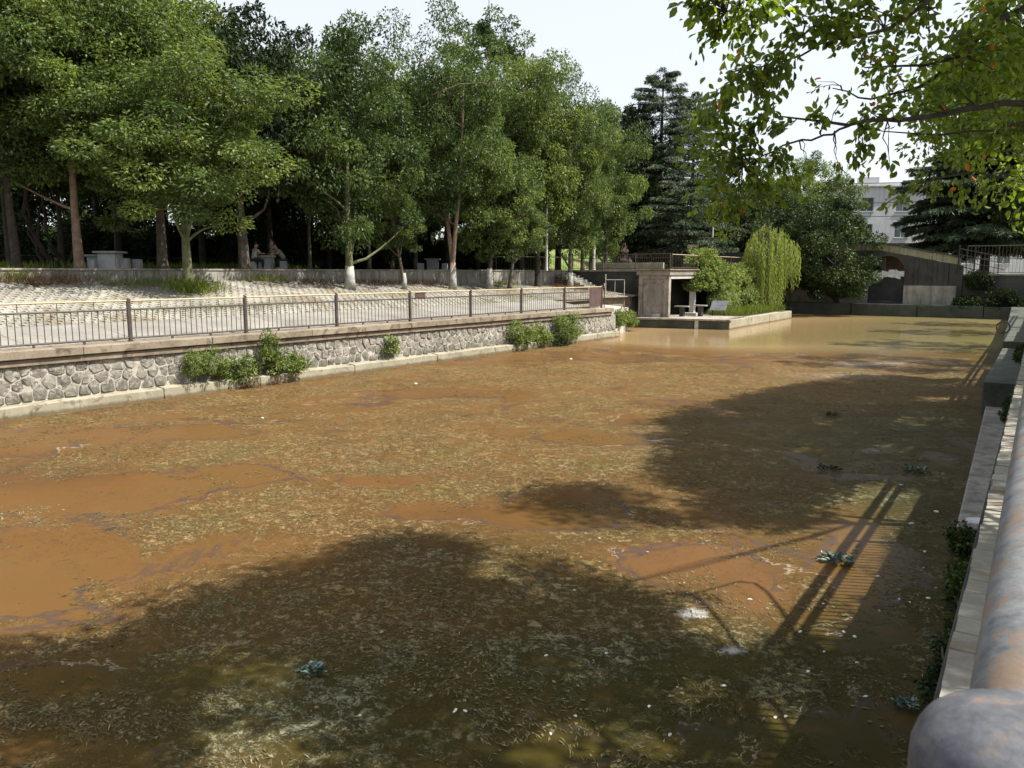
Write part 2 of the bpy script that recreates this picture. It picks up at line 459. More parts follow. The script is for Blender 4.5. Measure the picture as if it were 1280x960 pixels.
def limb(mb, a, b, r0, r1, rng, n=5, wob=0.12, sides=6):
    a = np.array(a, float); b = np.array(b, float)
    ln = np.linalg.norm(b - a)
    pts = []
    off = rng.normal(size=3) * wob * ln
    for i in range(n + 1):
        t = i / n
        p = a + (b - a) * t + off * math.sin(math.pi * t) + rng.normal(size=3) * wob * ln * 0.12 * (0 < i < n)
        p[2] += 0.06 * ln * math.sin(math.pi * t)
        pts.append(tuple(p))
    mb.tube(pts, [r0 + (r1 - r0) * i / n for i in range(n + 1)], sides, cap=False)
    return pts

def trunk_mb(rng, crown_z, H, C, r0, lean=(0, 0), fork=None, nl=16):
    """tapered trunk with limbs that run up to the clump centres"""
    mb = MB()
    top = crown_z + H * 0.72
    if fork is None:
        pts = []
        ph = rng.uniform(0, 6.28, 2)
        for i in range(9):
            t = i / 8
            pts.append((lean[0] * t + 0.16 * math.sin(3 * t + ph[0]) * t, lean[1] * t + 0.16 * math.sin(2.6 * t + ph[1]) * t, top * t))
        rad = [r0 * (1.45 if i == 0 else 1.08 if i == 1 else 1) * (1 - 0.82 * i / 8) for i in range(9)]
        pts.insert(1, (pts[0][0], pts[0][1], 0.25)); rad.insert(1, r0 * 1.12)
        mb.tube(pts, rad, 10)
        stems = [pts]
    else:
        mb.tube([(0, 0, 0), (0, 0, 0.25), (0, 0, fork)], [r0 * 1.5, r0 * 1.2, r0 * 1.05], 10)
        stems = []
        for sg in (-1, 1):
            a = (0, 0, fork - 0.1); b = (0.6 * sg + rng.normal() * .1, 0.35 * sg, top)
            stems.append(limb(mb, a, b, r0 * 0.8, r0 * 0.12, rng, 6, 0.04, 8))
    order = rng.permutation(len(C))[:nl]
    for k in order:
        c = C[k] + np.array([0, 0, crown_z])
        st = stems[k % len(stems)]
        want = max(crown_z * 0.75, c[2] - 1.2 - abs(c[0]) * 0.4)
        q = min(st, key=lambda p: abs(p[2] - want))
        rr = r0 * 0.5 * (1 - 0.6 * q[2] / max(top, 0.1))
        m = limb(mb, q, tuple(c), rr, 0.015, rng, 4, 0.1, 5)
        for _ in range(2):
            j = order[rng.integers(len(order))]
            c2 = C[j] + np.array([0, 0, crown_z])
            if np.linalg.norm(c2 - np.array(m[2])) < 2.6:
                limb(mb, m[2], tuple(c2), rr * 0.45, 0.01, rng, 3, 0.1, 4)
    return mb

# ---------------------------------------------------------------- the pond
def water_material():
    m, nt, b = nt_new('algae_water')
    p = pos(nt)
    ac = N(nt, 'ShaderNodeAttribute', attribute_name='clear').outputs['Fac']
    ao = N(nt, 'ShaderNodeAttribute', attribute_name='olive_shade').outputs['Fac']
    af = N(nt, 'ShaderNodeAttribute', attribute_name='foam').outputs['Fac']
    # suspended clay; the olive areas put tree shade into the colour
    nl = noise(nt, p, 0.16, 5, 0.6, 0.4)
    nm = noise(nt, p, 1.7, 6, 0.65, 0.3)
    clay = ramp(nt, nl, [(0.32, (0.098, 0.050, 0.020)), (0.5, (0.126, 0.063, 0.022)), (0.68, (0.124, 0.070, 0.027))])
    olive_shade = ramp(nt, nl, [(0.35, (0.034, 0.029, 0.006)), (0.65, (0.062, 0.046, 0.011))])
    wcol = mixc(nt, mth(nt, 'ADD', mth(nt, 'MULTIPLY', ao, 0.9), mth(nt, 'MULTIPLY', mth(nt, 'SUBTRACT', nm, 0.5), 0.5), True), clay, olive_shade)
    wcol = mixc(nt, mth(nt, 'MULTIPLY', step(nt, nm, 0.5, 0.75), 0.35), wcol, (0.13, 0.075, 0.03))
    # drifting mats of thread algae
    n1 = noise(nt, p, 0.42, 9, 0.66, 0.8)
    cov = mth(nt, 'SUBTRACT', mth(nt, 'ADD', n1, 0.02), mth(nt, 'MULTIPLY', ac, 0.34))
    matm = step(nt, cov, 0.42, 0.50)
    t1 = noise(nt, pos(nt, (1.0, 1.15, 1)), 6.5, 10, 0.85, 1.1)
    t2 = noise(nt, pos(nt, (0.9, 1.3, 1)), 34, 6, 0.85, 0.8)
    thr = mth(nt, 'ADD', mth(nt, 'MULTIPLY', t1, 0.62), mth(nt, 'MULTIPLY', t2, 0.38))
    thread = step(nt, thr, 0.465, 0.535)
    dens = noise(nt, p, 0.8, 5, 0.6)
    thick = step(nt, mth(nt, 'ADD', mth(nt, 'MULTIPLY', mth(nt, 'SUBTRACT', noise(nt, pos(nt, (1, .8, 1)), 1.9, 7, 0.7, 1.5), 0.5), 0.7), mth(nt, 'ADD', dens, mth(nt, 'MULTIPLY', mth(nt, 'SUBTRACT', cov, 0.5), 1.0))), 0.40, 0.60)
    mk = mth(nt, 'MULTIPLY', matm, mth(nt, 'MULTIPLY', thread, mth(nt, 'ADD', mth(nt, 'MULTIPLY', thick, 0.72), 0.22)))
    mc = ramp(nt, noise(nt, p, 0.6, 5, 0.6, 0.5), [(0.35, (0.230, 0.148, 0.060)), (0.5, (0.285, 0.186, 0.082)), (0.65, (0.215, 0.168, 0.062))])
    mc = mixc(nt, mth(nt, 'MULTIPLY', ao, 0.75), mc, ramp(nt, dens, [(0.4, (0.185, 0.170, 0.080)), (0.6, (0.275, 0.285, 0.185))]))  # greyer green mats where tree shade is painted in
    mc = mixc(nt, mth(nt, 'MULTIPLY', step(nt, t2, 0.52, 0.66), 0.5), mc, (0.36, 0.29, 0.165))
    wisp = mth(nt, 'MULTIPLY', step(nt, thr, 0.53, 0.62), mth(nt, 'MULTIPLY', step(nt, noise(nt, p, 0.55, 6, 0.7, 1.0), 0.42, 0.60), 0.55))
    mk = mth(nt, 'MAXIMUM', mk, wisp)
    clp = step(nt, noise(nt, pos(nt, (1, .75, 1)), 1.25, 8, 0.72, 0.7), 0.43, 0.57)
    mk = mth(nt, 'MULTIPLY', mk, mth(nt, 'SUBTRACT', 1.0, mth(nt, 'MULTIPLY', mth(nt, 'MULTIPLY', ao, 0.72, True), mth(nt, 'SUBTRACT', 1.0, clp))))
    far = step(nt, N(nt, 'ShaderNodeAttribute', attribute_name='open').outputs['Fac'], 0.15, 0.8)
    wcol = mixc(nt, mth(nt, 'MULTIPLY', far, mth(nt, 'ADD', 0.45, mth(nt, 'MULTIPLY', nm, 0.4))), wcol, mixc(nt, ao, (0.33, 0.235, 0.125), (0.21, 0.185, 0.08)))  # paler tan puts the sky's sheen on far water into the colour
    mk = mth(nt, 'MULTIPLY', mk, mth(nt, 'SUBTRACT', 1.0, mth(nt, 'MULTIPLY', far, 0.9)))
    col = mixc(nt, mk, wcol, mc)
    # dark film round the mats' lee edges
    rim = mth(nt, 'MULTIPLY', step(nt, cov, 0.375, 0.41), mth(nt, 'SUBTRACT', 1.0, step(nt, cov, 0.425, 0.45)))
    col = mixc(nt, mth(nt, 'MULTIPLY', rim, mth(nt, 'MULTIPLY', step(nt, noise(nt, p, 0.35, 3), 0.42, 0.55), 0.75)), col, (0.058, 0.043, 0.038))
    # thin scum lines along mat edges, and bleached scum
    e = mth(nt, 'ABSOLUTE', mth(nt, 'SUBTRACT', cov, 0.436))
    line = mth(nt, 'MULTIPLY', mth(nt, 'SUBTRACT', 1.0, step(nt, e, 0.001, 0.008)), step(nt, noise(nt, p, 1.1, 5), 0.54, 0.62))
    col = mixc(nt, mth(nt, 'MULTIPLY', line, mth(nt, 'ADD', 0.15, mth(nt, 'MULTIPLY', t2, 0.7))), col, (0.46, 0.40, 0.29))
    fm = step(nt, mth(nt, 'ADD', mth(nt, 'MULTIPLY', af, 0.55), mth(nt, 'MULTIPLY', thr, 0.9)), 0.72, 0.92)
    fm = mth(nt, 'MULTIPLY', fm, step(nt, af, 0.02, 0.25))
    col = mixc(nt, mth(nt, 'MULTIPLY', fm, 0.8), col, (0.52, 0.52, 0.50))
    # dark bits of litter
    v = N(nt, 'ShaderNodeTexVoronoi'); v.inputs['Scale'].default_value = 7.0; v.inputs['Randomness'].default_value = 1.0
    nt.links.new(p, v.inputs['Vector'])
    sp = mth(nt, 'MULTIPLY', mth(nt, 'SUBTRACT', 1.0, step(nt, v.outputs['Distance'], 0.07, 0.13)), step(nt, noise(nt, p, 2.0, 3), 0.50, 0.56))
    col = mixc(nt, mth(nt, 'MULTIPLY', sp, 0.75), col, (0.035, 0.025, 0.012))
    nt.links.new(col, b.inputs['Base Color'])
    nt.links.new(mth(nt, 'ADD', 1.12, mth(nt, 'MULTIPLY', far, 0.17)), b.inputs['IOR'])
    nt.links.new(mth(nt, 'ADD', 0.2, mth(nt, 'MULTIPLY', far, 0.2)), b.inputs['Specular IOR Level'])
    rg = mth(nt, 'ADD', 0.2, mth(nt, 'MULTIPLY', mk, 0.6))
    rg = mth(nt, 'ADD', rg, mth(nt, 'MULTIPLY', mth(nt, 'SUBTRACT', 1.0, ac), 0.14), True)
    nt.links.new(rg, b.inputs['Roughness'])
    rip = noise(nt, pos(nt, (1.0, 2.2, 1)), 1.1, 3, 0.5)
    h = mth(nt, 'ADD', mth(nt, 'MULTIPLY', mk, mth(nt, 'ADD', 0.010, mth(nt, 'MULTIPLY', thr, 0.02))), mth(nt, 'MULTIPLY', rip, 0.006))
    bn = N(nt, 'ShaderNodeBump'); bn.inputs['Strength'].default_value = 0.9; bn.inputs['Distance'].default_value = 1.0
    nt.links.new(h, bn.inputs['Height']); nt.links.new(bn.outputs[0], b.inputs['Normal'])
    return m
M['water'] = water_material()

def ellipse_field(X, Y, ells):
    out = np.zeros_like(X)
    for cx, cy, ux, uy, vx, vy, wt in ells:
        det = ux * vy - uy * vx
        dx, dy = X - cx, Y - cy
        a = (dx * vy - dy * vx) / det; b = (ux * dy - uy * dx) / det
        out += wt * np.exp(-((a * a + b * b) ** 1.5) * 0.9)
    return out

CLEAR = [(-14.01, 7.13, 1.78, 1.2, -1.25, 0.66, 1.0), (-12.77, 9.45, 0.91, 0.61, -0.73, 0.55, 1.0), (-10.77, 5.14, 1.03, 0.69, -1.27, 0.64, 1.0), (-9.97, 4.12, 0.48, 0.32, -0.55, 0.25, 1.0),
         (-6.56, 10.84, 0.9, 0.61, -0.56, 0.91, 1.1), (-8.04, 9.61, 0.93, 0.62, -0.33, 0.4, 1.0), (-10.2, 10.56, 0.75, 0.51, -0.32, 0.34, 1.0), (-8.98, 15.92, 1.18, 0.79, -0.36, 0.63, 1.0), (-15.75, 19.72, 2.58, 1.73, -0.74, 0.93, 0.8),
         (-2.43, 5.48, 1.24, 0.84, -0.14, 0.29, 0.3), (-1.4, 6.72, 1.16, 0.78, -0.07, 0.31, 0.35), (-6.15, 4.43, 0.38, 0.26, -0.28, 0.21, 0.5), (-1.66, 11.07, 0.48, 0.32, -0.32, 1.85, 0.95),
         (-9.49, 58.4, 10.9, 7.32, -2.76, 16.6, 1.6), (-16.59, 45.29, 4.67, 3.14, -2.41, 6.54, 1.0), (-3.79, 9.71, 0.85, 0.57, -0.27, 0.67, 0.9), (-2.61, 9.08, 0.48, 0.32, -0.19, 0.61, 0.8), (-7.7, 3.4, 0.58, 0.39, -0.47, 0.23, 0.8),
         (-19.32, 9.37, 2.39, 1.61, -1.34, 0.67, 0.6), (-2.26, 12.29, 0.5, 0.34, -0.11, 0.55, 0.3), (-17.78, 30.33, 4.76, 3.2, -1.32, 2.24, 0.5), (-16.81, 11.57, 0.98, 0.66, -0.77, 0.54, 0.7),
         (-10.85, 12.46, 3.62, 2.43, -1.61, 1.87, -0.45), (-8.83, 8.76, 1.69, 1.13, -1.06, 1.07, -0.45), (-3.92, 7.09, 1.56, 1.05, -0.55, 0.98, -0.4), (-6.26, 5.91, 1.45, 0.98, -1.17, 1.13, -0.45), (-3.87, 25.99, 3.08, 2.07, -0.98, 6.22, -0.4), (-6.31, 3.55, 1.17, 0.78, -0.59, 0.36, -0.3), (-13.74, 27.12, 6.04, 4.06, -2.16, 4.24, -0.3)]
OLIVE_SHADE = [(-1.37, 15.02, 1.17, 0.78, -0.96, 8.85, 1.0), (-2.97, 5.98, 3.01, 2.02, -0.64, 1.25, 1.0), (-5.35, 7.97, 2.13, 1.43, -1.13, 1.69, 0.5), (-4.59, 19.32, 3.27, 2.2, -1.34, 5.39, 0.7), (-6.2, 4.11, 1.82, 1.22, -1.09, 0.76, 0.75),  # tree shade painted as olive water, taken back on the sunlit patches
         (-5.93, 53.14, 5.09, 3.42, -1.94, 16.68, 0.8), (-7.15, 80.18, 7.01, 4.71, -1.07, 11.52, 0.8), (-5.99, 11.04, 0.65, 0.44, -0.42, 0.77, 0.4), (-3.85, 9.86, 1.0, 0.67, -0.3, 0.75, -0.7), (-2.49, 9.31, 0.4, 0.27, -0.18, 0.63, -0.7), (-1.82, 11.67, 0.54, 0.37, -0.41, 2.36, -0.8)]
FOAM = [(-3.05, 8.32, 0.2, 0.13, -0.06, 0.16, 1.1), (-2.27, 7.74, 0.19, 0.13, -0.05, 0.16, 1.1), (-3.72, 6.98, 0.42, 0.28, -0.26, 0.48, 0.55), (-3.49, 6.39, 0.09, 0.06, -0.11, 0.19, 0.7), (-3.59, 13.15, 0.68, 0.45, -0.16, 0.56, 0.5), (-6.14, 31.52, 3.77, 2.54, -0.45, 2.21, 0.55),
        (-5.82, 36.35, 3.13, 2.1, -0.27, 1.6, 0.6), (-2.64, 8.01, 0.44, 0.29, -0.12, 0.34, 0.4), (-4.71, 25.6, 2.45, 1.65, -0.25, 1.3, 0.4), (-5.37, 6.67, 0.46, 0.31, -0.26, 0.33, 0.3), (-1.65, 11.65, 0.56, 0.38, -0.04, 0.28, 0.5)]

gx = np.linspace(-29, 0.6, 90); gy = np.linspace(-14, 80.5, 285)
GX, GY = np.meshgrid(gx, gy)
me = bpy.data.meshes.new('pond_water')
vv = np.stack([GX.ravel(), GY.ravel(), np.zeros(GX.size)], 1)
nx = len(gx); ii = (np.arange(len(gy) - 1)[:, None] * nx + np.arange(nx - 1)[None]).ravel()
me.from_pydata(vv.tolist(), [], np.stack([ii, ii + 1, ii + 1 + nx, ii + nx], 1).tolist())
OPEN = [(-10.1, 58.97, 12.91, 8.67, -2.74, 15.64, 1.3), (-16.05, 46.55, 5.18, 3.48, -1.8, 5.16, 1.0)]
for nm_, fl in (('open', OPEN), ('clear', CLEAR), ('olive_shade', OLIVE_SHADE), ('foam', FOAM)):
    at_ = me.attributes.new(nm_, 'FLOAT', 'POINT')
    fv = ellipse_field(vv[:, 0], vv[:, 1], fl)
    if nm_ == 'olive_shade':
        fv = fv + 0.10 + 0.5 * np.clip((vv[:, 0] + 5) / 4, 0, 1)  # painted shade deepens towards the right bank
    if nm_ != 'clear':
        fv = np.clip(fv, 0, 1.2)
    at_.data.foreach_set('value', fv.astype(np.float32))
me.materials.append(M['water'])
wo = bpy.data.objects.new('pond_water', me); COL.objects.link(wo); struct(wo)

def vnoise(x, y, seed):
    r_ = np.random.default_rng(seed); T = r_.random((64, 64))
    xi, yi = np.floor(x).astype(int), np.floor(y).astype(int); fx, fy = x - xi, y - yi
    fx = fx * fx * (3 - 2 * fx); fy = fy * fy * (3 - 2 * fy)
    g = lambda a, b: T[a % 64, b % 64]
    return (g(xi, yi) * (1 - fx) + g(xi + 1, yi) * fx) * (1 - fy) + (g(xi, yi + 1) * (1 - fx) + g(xi + 1, yi + 1) * fx) * fy
def fbm(x, y, seed):
    return sum(vnoise(x * 2 ** k + 17 * k, y * 2 ** k + 5 * k, seed + k) * .5 ** k for k in range(5)) / 1.94
# loose threads and crumbs of algae lying on the mats
r_ = np.random.default_rng(55)
q_ = np.stack([r_.uniform(-22.3, -.6, 420000), 2.5 + 33 * r_.random(420000) ** 1.25], 1)
clr = ellipse_field(q_[:, 0], q_[:, 1], CLEAR)
dn = fbm(q_[:, 0] * .9, q_[:, 1] * .9, 3) + 1.0 * (fbm(q_[:, 0] * 2.6, q_[:, 1] * 2.6, 9) - .5) - .16 * clr - .10 * np.clip(ellipse_field(q_[:, 0], q_[:, 1], OLIVE_SHADE) + .4 * np.clip((q_[:, 0] + 5) / 4, 0, 1), 0, 1.1)
kp = (dn > .49 + .12 * r_.random(len(q_))) | ((r_.random(len(q_)) < .02) & (clr < .7))
q_ = q_[kp][:95000]; n_ = len(q_)
tt_ = np.clip(.5 + .5 * (fbm(q_[:, 0] * .5, q_[:, 1] * .5, 21) - .5) + r_.normal(0, .17, n_), 0, 1)
big_ = r_.random(n_) < .12
ang_ = 6.283 * fbm(q_[:, 0] * .8, q_[:, 1] * .8, 31) * 1.5 + r_.normal(0, .7, n_)
LL = np.where(big_, r_.uniform(.03, .06, n_), r_.uniform(.03, .11, n_)); WW = np.where(big_, LL * .7, r_.uniform(.006, .014, n_))
al = bpy.data.objects.new('algae_threads', leaf_mesh('algae_threads', 'algae', np.stack([q_[:, 0], q_[:, 1], r_.uniform(.003, .012, n_)], 1),
     np.stack([np.cos(ang_), np.sin(ang_), r_.normal(0, .06, n_)], 1), LL, WW, tt_, r_, nz=np.array([0, 0, 4.0]), fold=.1)); COL.objects.link(al); tag(al, kind='stuff')

# ---------------------------------------------------------------- the ground
mb = MB(); mb.box(-600, 600, -600, 900, -1.6, -1.4)
struct(mb.build('ground', 'earth'))

def slope_z(s, o):
    zt = 3.55 if s < 15 else 3.55 + (s - 15) / 29 * -0.7
    if o <= 4: return 1.8 + (2.2 - 1.8) * max(0, (o - 1.15)) / 2.85
    return 2.2 + (zt - 2.2) * (o - 4) / 6

# terrace: lawn and earth behind the retaining wall, level with the eye
tp = [bw(-60, 10.3)[:2], bw(44, 10.3)[:2], (-30.6, 53.8), (-24.3, 53.8), (-24.3, 70.5), (-30, 80), (-30, 300), (-260, 300), (-260, -40)]
mb = MB(); mb.prism(tp, -1.3, 4.0)
struct(mb.build('terrace_ground', 'earth'))
mb = MB(); mb.prism([(-30, 80.5), (60, 80.5), (60, 300), (-30, 300)], -1.3, 3.6)
struct(mb.build('far_ground', 'earth'))
# right bank walkway
mb = MB(); mb.prism([(0.15, -30), (90, -30), (90, 80), (0.15, 80)], -1.3, 1.97)
struct(mb.build('right_bank_ground', 'slab'))
mb = MB(); mb.prism([bw(-60, 0.9)[:2], bw(-60, 10.2)[:2], (-40, -40), (0, -40), (0.1, -14.5), (-23.4, -14.5)][::-1], -1.3, 1.7)
struct(mb.build('near_bank_ground', 'earth'))
# rising grass bank at the far side of the wood
mb = MB()
gp = [(o, 4.0 + 2.6 * min(1, max(0, (o - 24) / 9)) + 0.25 * math.sin(o)) for o in (22, 24, 27, 30, 33, 38, 60, 110)]
ss = list(range(-60, 100, 8))
mb.add([bw(s, o, z + (0.2 * math.sin(s * .3 + o) if o > 24 else -0.1)) for s in ss for o, z in gp],
       [(i * 8 + j, (i + 1) * 8 + j, (i + 1) * 8 + j + 1, i * 8 + j + 1) for i in range(len(ss) - 1) for j in range(7)])
struct(mb.build('grass_bank', 'lawn', smooth=True))

# ---------------------------------------------------------------- left bank
S0, S1 = -14.0, 33.2
mb = MB()
mb.box(S0, S1, 0.34, 1.3, -1.2, 1.36)
lw = mb.build('stone_bank_wall', 'mortar', bank=True)
tag(lw, 'long rubble stone retaining wall with pale mortar joints along the pond edge', 'retaining wall')
ORG[lw.name] = (0, 0, 0)
rng = np.random.default_rng(3)
# footing in irregular lengths
cuts = [S0, -6.5, -1.2, 4.6, 8.1, 12.4, 17.2, 23.0, 28.4, S1 + 0.35]
for a, b_ in zip(cuts[:-1], cuts[1:]):
    k = rng.uniform(-0.03, 0.03)
    m_ = MB(); n_ = 6
    x = np.linspace(a + 0.01, b_ - 0.01, n_ + 1)
    fr = [(xx, 0.0 + rng.uniform(-.02, .02)) for xx in x]
    zt = [0.33 + k + rng.uniform(-.015, .015) for _ in x]
    m_.prism(fr + [(xx, 0.36) for xx in x[::-1]], -0.9, zt + [z + 0.035 for z in zt[::-1]])
    m_.build('footing', 'footing', lw, bevel=0.02)
mb = MB(); mb.box(S0, S1 - 0.1, 0.24, 0.9, 1.37, 1.54); mb.build('concrete_band', 'band', lw, bevel=0.015)
x = S0; c_ = 0
while x < S1 - 0.2:
    e_ = min(S1, x + 4.09 * 1.0)
    dz = rng.uniform(-0.008, 0.008)
    mb = MB(); mb.box(x + 0.006, e_ - 0.006, 0.16 + rng.uniform(-.01, .01), 1.14, 1.565, 1.8 + dz)
    mb.build('coping_slab', 'band', lw, bevel=0.02)
    x = e_
# stones
def clip(poly, px, py, nx_, ny_):
    out = []
    for i in range(len(poly)):
        a, b = poly[i], poly[(i + 1) % len(poly)]
        da = (a[0] - px) * nx_ + (a[1] - py) * ny_; db = (b[0] - px) * nx_ + (b[1] - py) * ny_
        if da <= 0: out.append(a)
        if da * db < 0:
            t = da / (da - db); out.append((a[0] + (b[0] - a[0]) * t, a[1] + (b[1] - a[1]) * t))
    return out
def voronoi_cells(x0, x1, z0, z1, step_, rng):
    pts = []
    nz_ = max(1, round((z1 - z0) / step_)); nx2 = int((x1 - x0) / (step_ * 1.12))
    for j in range(nz_):
        for i in range(nx2):
            pts.append((x0 + (i + .5 + (j % 2) * .5 + rng.uniform(-.32, .32)) * (x1 - x0) / nx2, z0 + (j + .5 + rng.uniform(-.28, .28)) * (z1 - z0) / nz_))
    P_ = np.array(pts); cells = []
    for i, (a, b) in enumerate(pts):
        d = np.hypot(P_[:, 0] - a, P_[:, 1] - b)
        poly = [(a - step_ * 1.6, z0), (a + step_ * 1.6, z0), (a + step_ * 1.6, z1), (a - step_ * 1.6, z1)]
        for j in np.argsort(d)[1:14]:
            q = P_[j]
            poly = clip(poly, (a + q[0]) / 2, (b + q[1]) / 2, (q[0] - a), (q[1] - b))
            if len(poly) < 3: break
        if len(poly) >= 3: cells.append(poly)
    return cells
def stone_mb(poly, face, rng, gap=0.017, proud=0.028):
    """a rough faced stone: polygon in (s, z), standing proud of the plane o = face"""
    P_ = np.array(poly); c = P_.mean(0)
    out = []
    n = len(P_)
    for i in range(n):                                # round the corners
        a, b = P_[i], P_[(i + 1) % n]
        if np.hypot(*(b - a)) < 0.03: continue
        out.append(a * .88 + b * .12); out.append(a * .12 + b * .88)
    P_ = np.array(out)
    r = np.hypot(*(P_ - c).T)[:, None]
    P1 = c + (P_ - c) * np.maximum(0.3, 1 - gap / np.maximum(r, .02)); P2 = c + (P1 - c) * 0.86
    n = len(P1); pr = proud * rng.uniform(.6, 1.5)
    tilt = rng.uniform(-.12, .12, 2)
    vs = [(a, face + 0.04, b) for a, b in P1] + [(a, face - pr * .45 + rng.uniform(-.01, .01), b) for a, b in P1] + \
         [(a, face - pr + rng.uniform(-.014, .014) + (a - c[0]) * tilt[0] + (b - c[1]) * tilt[1], b) for a, b in P2] + [(c[0], face - pr * 1.1 + rng.uniform(-.015, .015), c[1])]
    m_ = MB()
    fs = []
    for i in range(n):
        j = (i + 1) % n
        fs += [(i, j, n + j, n + i), (n + i, n + j, 2 * n + j, 2 * n + i), (2 * n + i, 2 * n + j, 3 * n)]
    return m_.add(vs, fs)
cells = voronoi_cells(-6.5, S1 - 0.05, 0.37, 1.37, 0.335, np.random.default_rng(5))
cells.sort(key=lambda c: sum(p[0] for p in c) / len(c))
rest = MB()
for k, c in enumerate(cells):
    st = stone_mb(c, 0.345, rng)
    if k < 298: st.build('stone', 'rubble', lw)
    else: rest.add(st.v, st.f)
if rest.v: tag(rest.build('stone_rubble', 'rubble', lw), kind='stuff')
# end return of the bank towards the platform
a, b_, c1, c2 = bw(S1, 0.02), (-24.45, 50.9, 0), (-26.2, 51.4, 0), bw(S1, 1.4)
mb = MB(); mb.prism([a[:2], b_[:2], (-25.0, 50.8), (bw(S1, 0.8)[0], bw(S1, .8)[1])], -1.2, [0.42, 0.7, 0.7, 0.42])
rt = mb.build('bank_end_wall', 'footing', bevel=0.03)
tag(rt, 'pale rounded concrete end of the pond bank below the steps', 'retaining wall')
mb = MB(); mb.prism([bw(S1 - .05, .5)[:2], bw(S1 + 5.4, 2.1)[:2], bw(S1 + 5.4, 4)[:2], bw(S1 - .05, 4)[:2]], -1.0, [1.7, 1.55, 1.7, 1.75]); mb.build('bank_end_core', 'mortar', rt)
# walkway slabs
x = S0
wk = MB(); wk.prism([bw(S0, 1.16)[:2], bw(S0, 4)[:2], bw(44, 4.3)[:2], (-26.7, 51.1), bw(S1 + .6, 1.6)[:2]][::-1], -0.9, [1.75, 1.9, 2.12, 2.12, 1.72])
wk = struct(wk.build('walkway', 'band', org=(0, 0, 0)))
wke = thing('walkway_paving', None, None, (0, 0, 0), bank=True); wke['kind'] = 'structure'
while x < 43:
    e_ = x + 3.07
    for (o0, o1) in ((1.16, 2.56), (2.58, 3.98)):
        m_ = MB(); j = rng.uniform(-.006, .006)
        z = lambda o: 1.8 + 0.4 * (o - 1.15) / 2.85
        m_.add([(x + .008, o0, 1.6), (e_ - .008, o0, 1.6), (e_ - .008, o1, 1.6), (x + .008, o1, 1.6), (x + .008, o0, z(o0) + j), (e_ - .008, o0, z(o0) + j), (e_ - .008, o1, z(o1) + j), (x + .008, o1, z(o1) + j)],
               [(4, 5, 6, 7), (0, 1, 5, 4), (1, 2, 6, 5), (2, 3, 7, 6), (3, 0, 4, 7)])
        if x > 32: continue
        m_.build('walkway_slab', 'slab', wke)
    x = e_
# perforated pavers on the slope
ss = np.arange(S0, 44.01, 0.5)
mb = MB()
mb.add([(s, o, slope_z(s, o) - 0.07) for s in ss for o in (3.99, 10.1)], [(2 * i, 2 * i + 2, 2 * i + 3, 2 * i + 1) for i in range(len(ss) - 1)])
sl = struct(mb.build('paved_slope', 'soil', bank=True)); ORG[sl.name] = (0, 0, 0)
cu, cv = 0.36, 0.275
V, F = [], []
nu, nv = int((44 - S0) / cu), int(6.0 / cv)
rp = np.random.default_rng(8)
for j in range(nv):
    for i in range(nu):
        s = S0 + i * cu + (j % 2) * cu / 2; o = 4.02 + j * cv
        if o > 8.7 and rp.random() < 0.35 * (0.5 + 0.5 * math.sin(s * .45)): continue       # silted over near the wall
        g = 0.006; h0, h1 = 0.33, 0.56; q0, q1 = 0.30, 0.70
        dz = rp.uniform(-.006, .006)
        k = len(V)
        def zz(a, b, d): return slope_z(a, b) + d + dz
        outer = [(s + g, o + g), (s + cu - g, o + g), (s + cu - g, o + cv - g), (s + g, o + cv - g)]
        hole = [(s + cu * .20, o + cv * .5), (s + cu * .34, o + cv * .2), (s + cu * .66, o + cv * .2), (s + cu * .80, o + cv * .5), (s + cu * .66, o + cv * .80), (s + cu * .34, o + cv * .80)]
        V += [(a, b, zz(a, b, 0)) for a, b in outer] + [(a, b, zz(a, b, 0)) for a, b in hole] + [(a, b, zz(a, b, -.075)) for a, b in hole] + [(outer[0][0], outer[0][1], zz(*outer[0], -.06)), (outer[1][0], outer[1][1], zz(*outer[1], -.06))]
        F += [tuple(k + t for t in f) for f in ((0, 1, 6, 5), (1, 7, 6), (1, 2, 8, 7), (2, 3, 9, 8), (3, 4, 9), (3, 0, 5, 4), (0, 16, 17, 1))]
        F += [(k + 4 + t, k + 4 + (t + 1) % 6, k + 10 + (t + 1) % 6, k + 10 + t) for t in range(6)]
mb = MB(); mb.v = V; mb.f = F
tag(mb.build('perforated_paver', 'paver', sl), kind='stuff')
# terrace retaining wall in cast bays
tw = thing('terrace_wall', 'low grey concrete retaining wall under the trees above the paved slope', 'retaining wall', (0, 10, 0), bank=True)
x = -14.0; k = 0
while x < 43.9:
    e_ = min(44.0, x + 5.8)
    m_ = MB(); m_.box(x + .008, e_ - .008, 10.0 + rng.uniform(-.012, .012), 10.34, 2.0, 3.96 + rng.uniform(-.01, .01))
    m_.build('wall_bay', 'terrace_wall', tw, bevel=0.012)
    m_ = MB(); m_.box(x + .005, e_ - .005, 9.96, 10.38, 3.965, 4.045); m_.build('wall_cap', 'concrete', tw, bevel=0.01)
    x = e_
# rear terrace wall behind the stairs, facing the pond's near end
tr = thing('stair_wall', 'dark concrete wall behind the stone steps beside the shelter', 'retaining wall', (-27, 53.6, 0))
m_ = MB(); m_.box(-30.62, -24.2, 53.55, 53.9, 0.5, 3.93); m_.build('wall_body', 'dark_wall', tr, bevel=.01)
m_ = MB(); m_.box(-30.66, -24.2, 53.47, 53.92, 3.935, 4.06); m_.build('wall_cap', 'concrete', tr, bevel=.01)

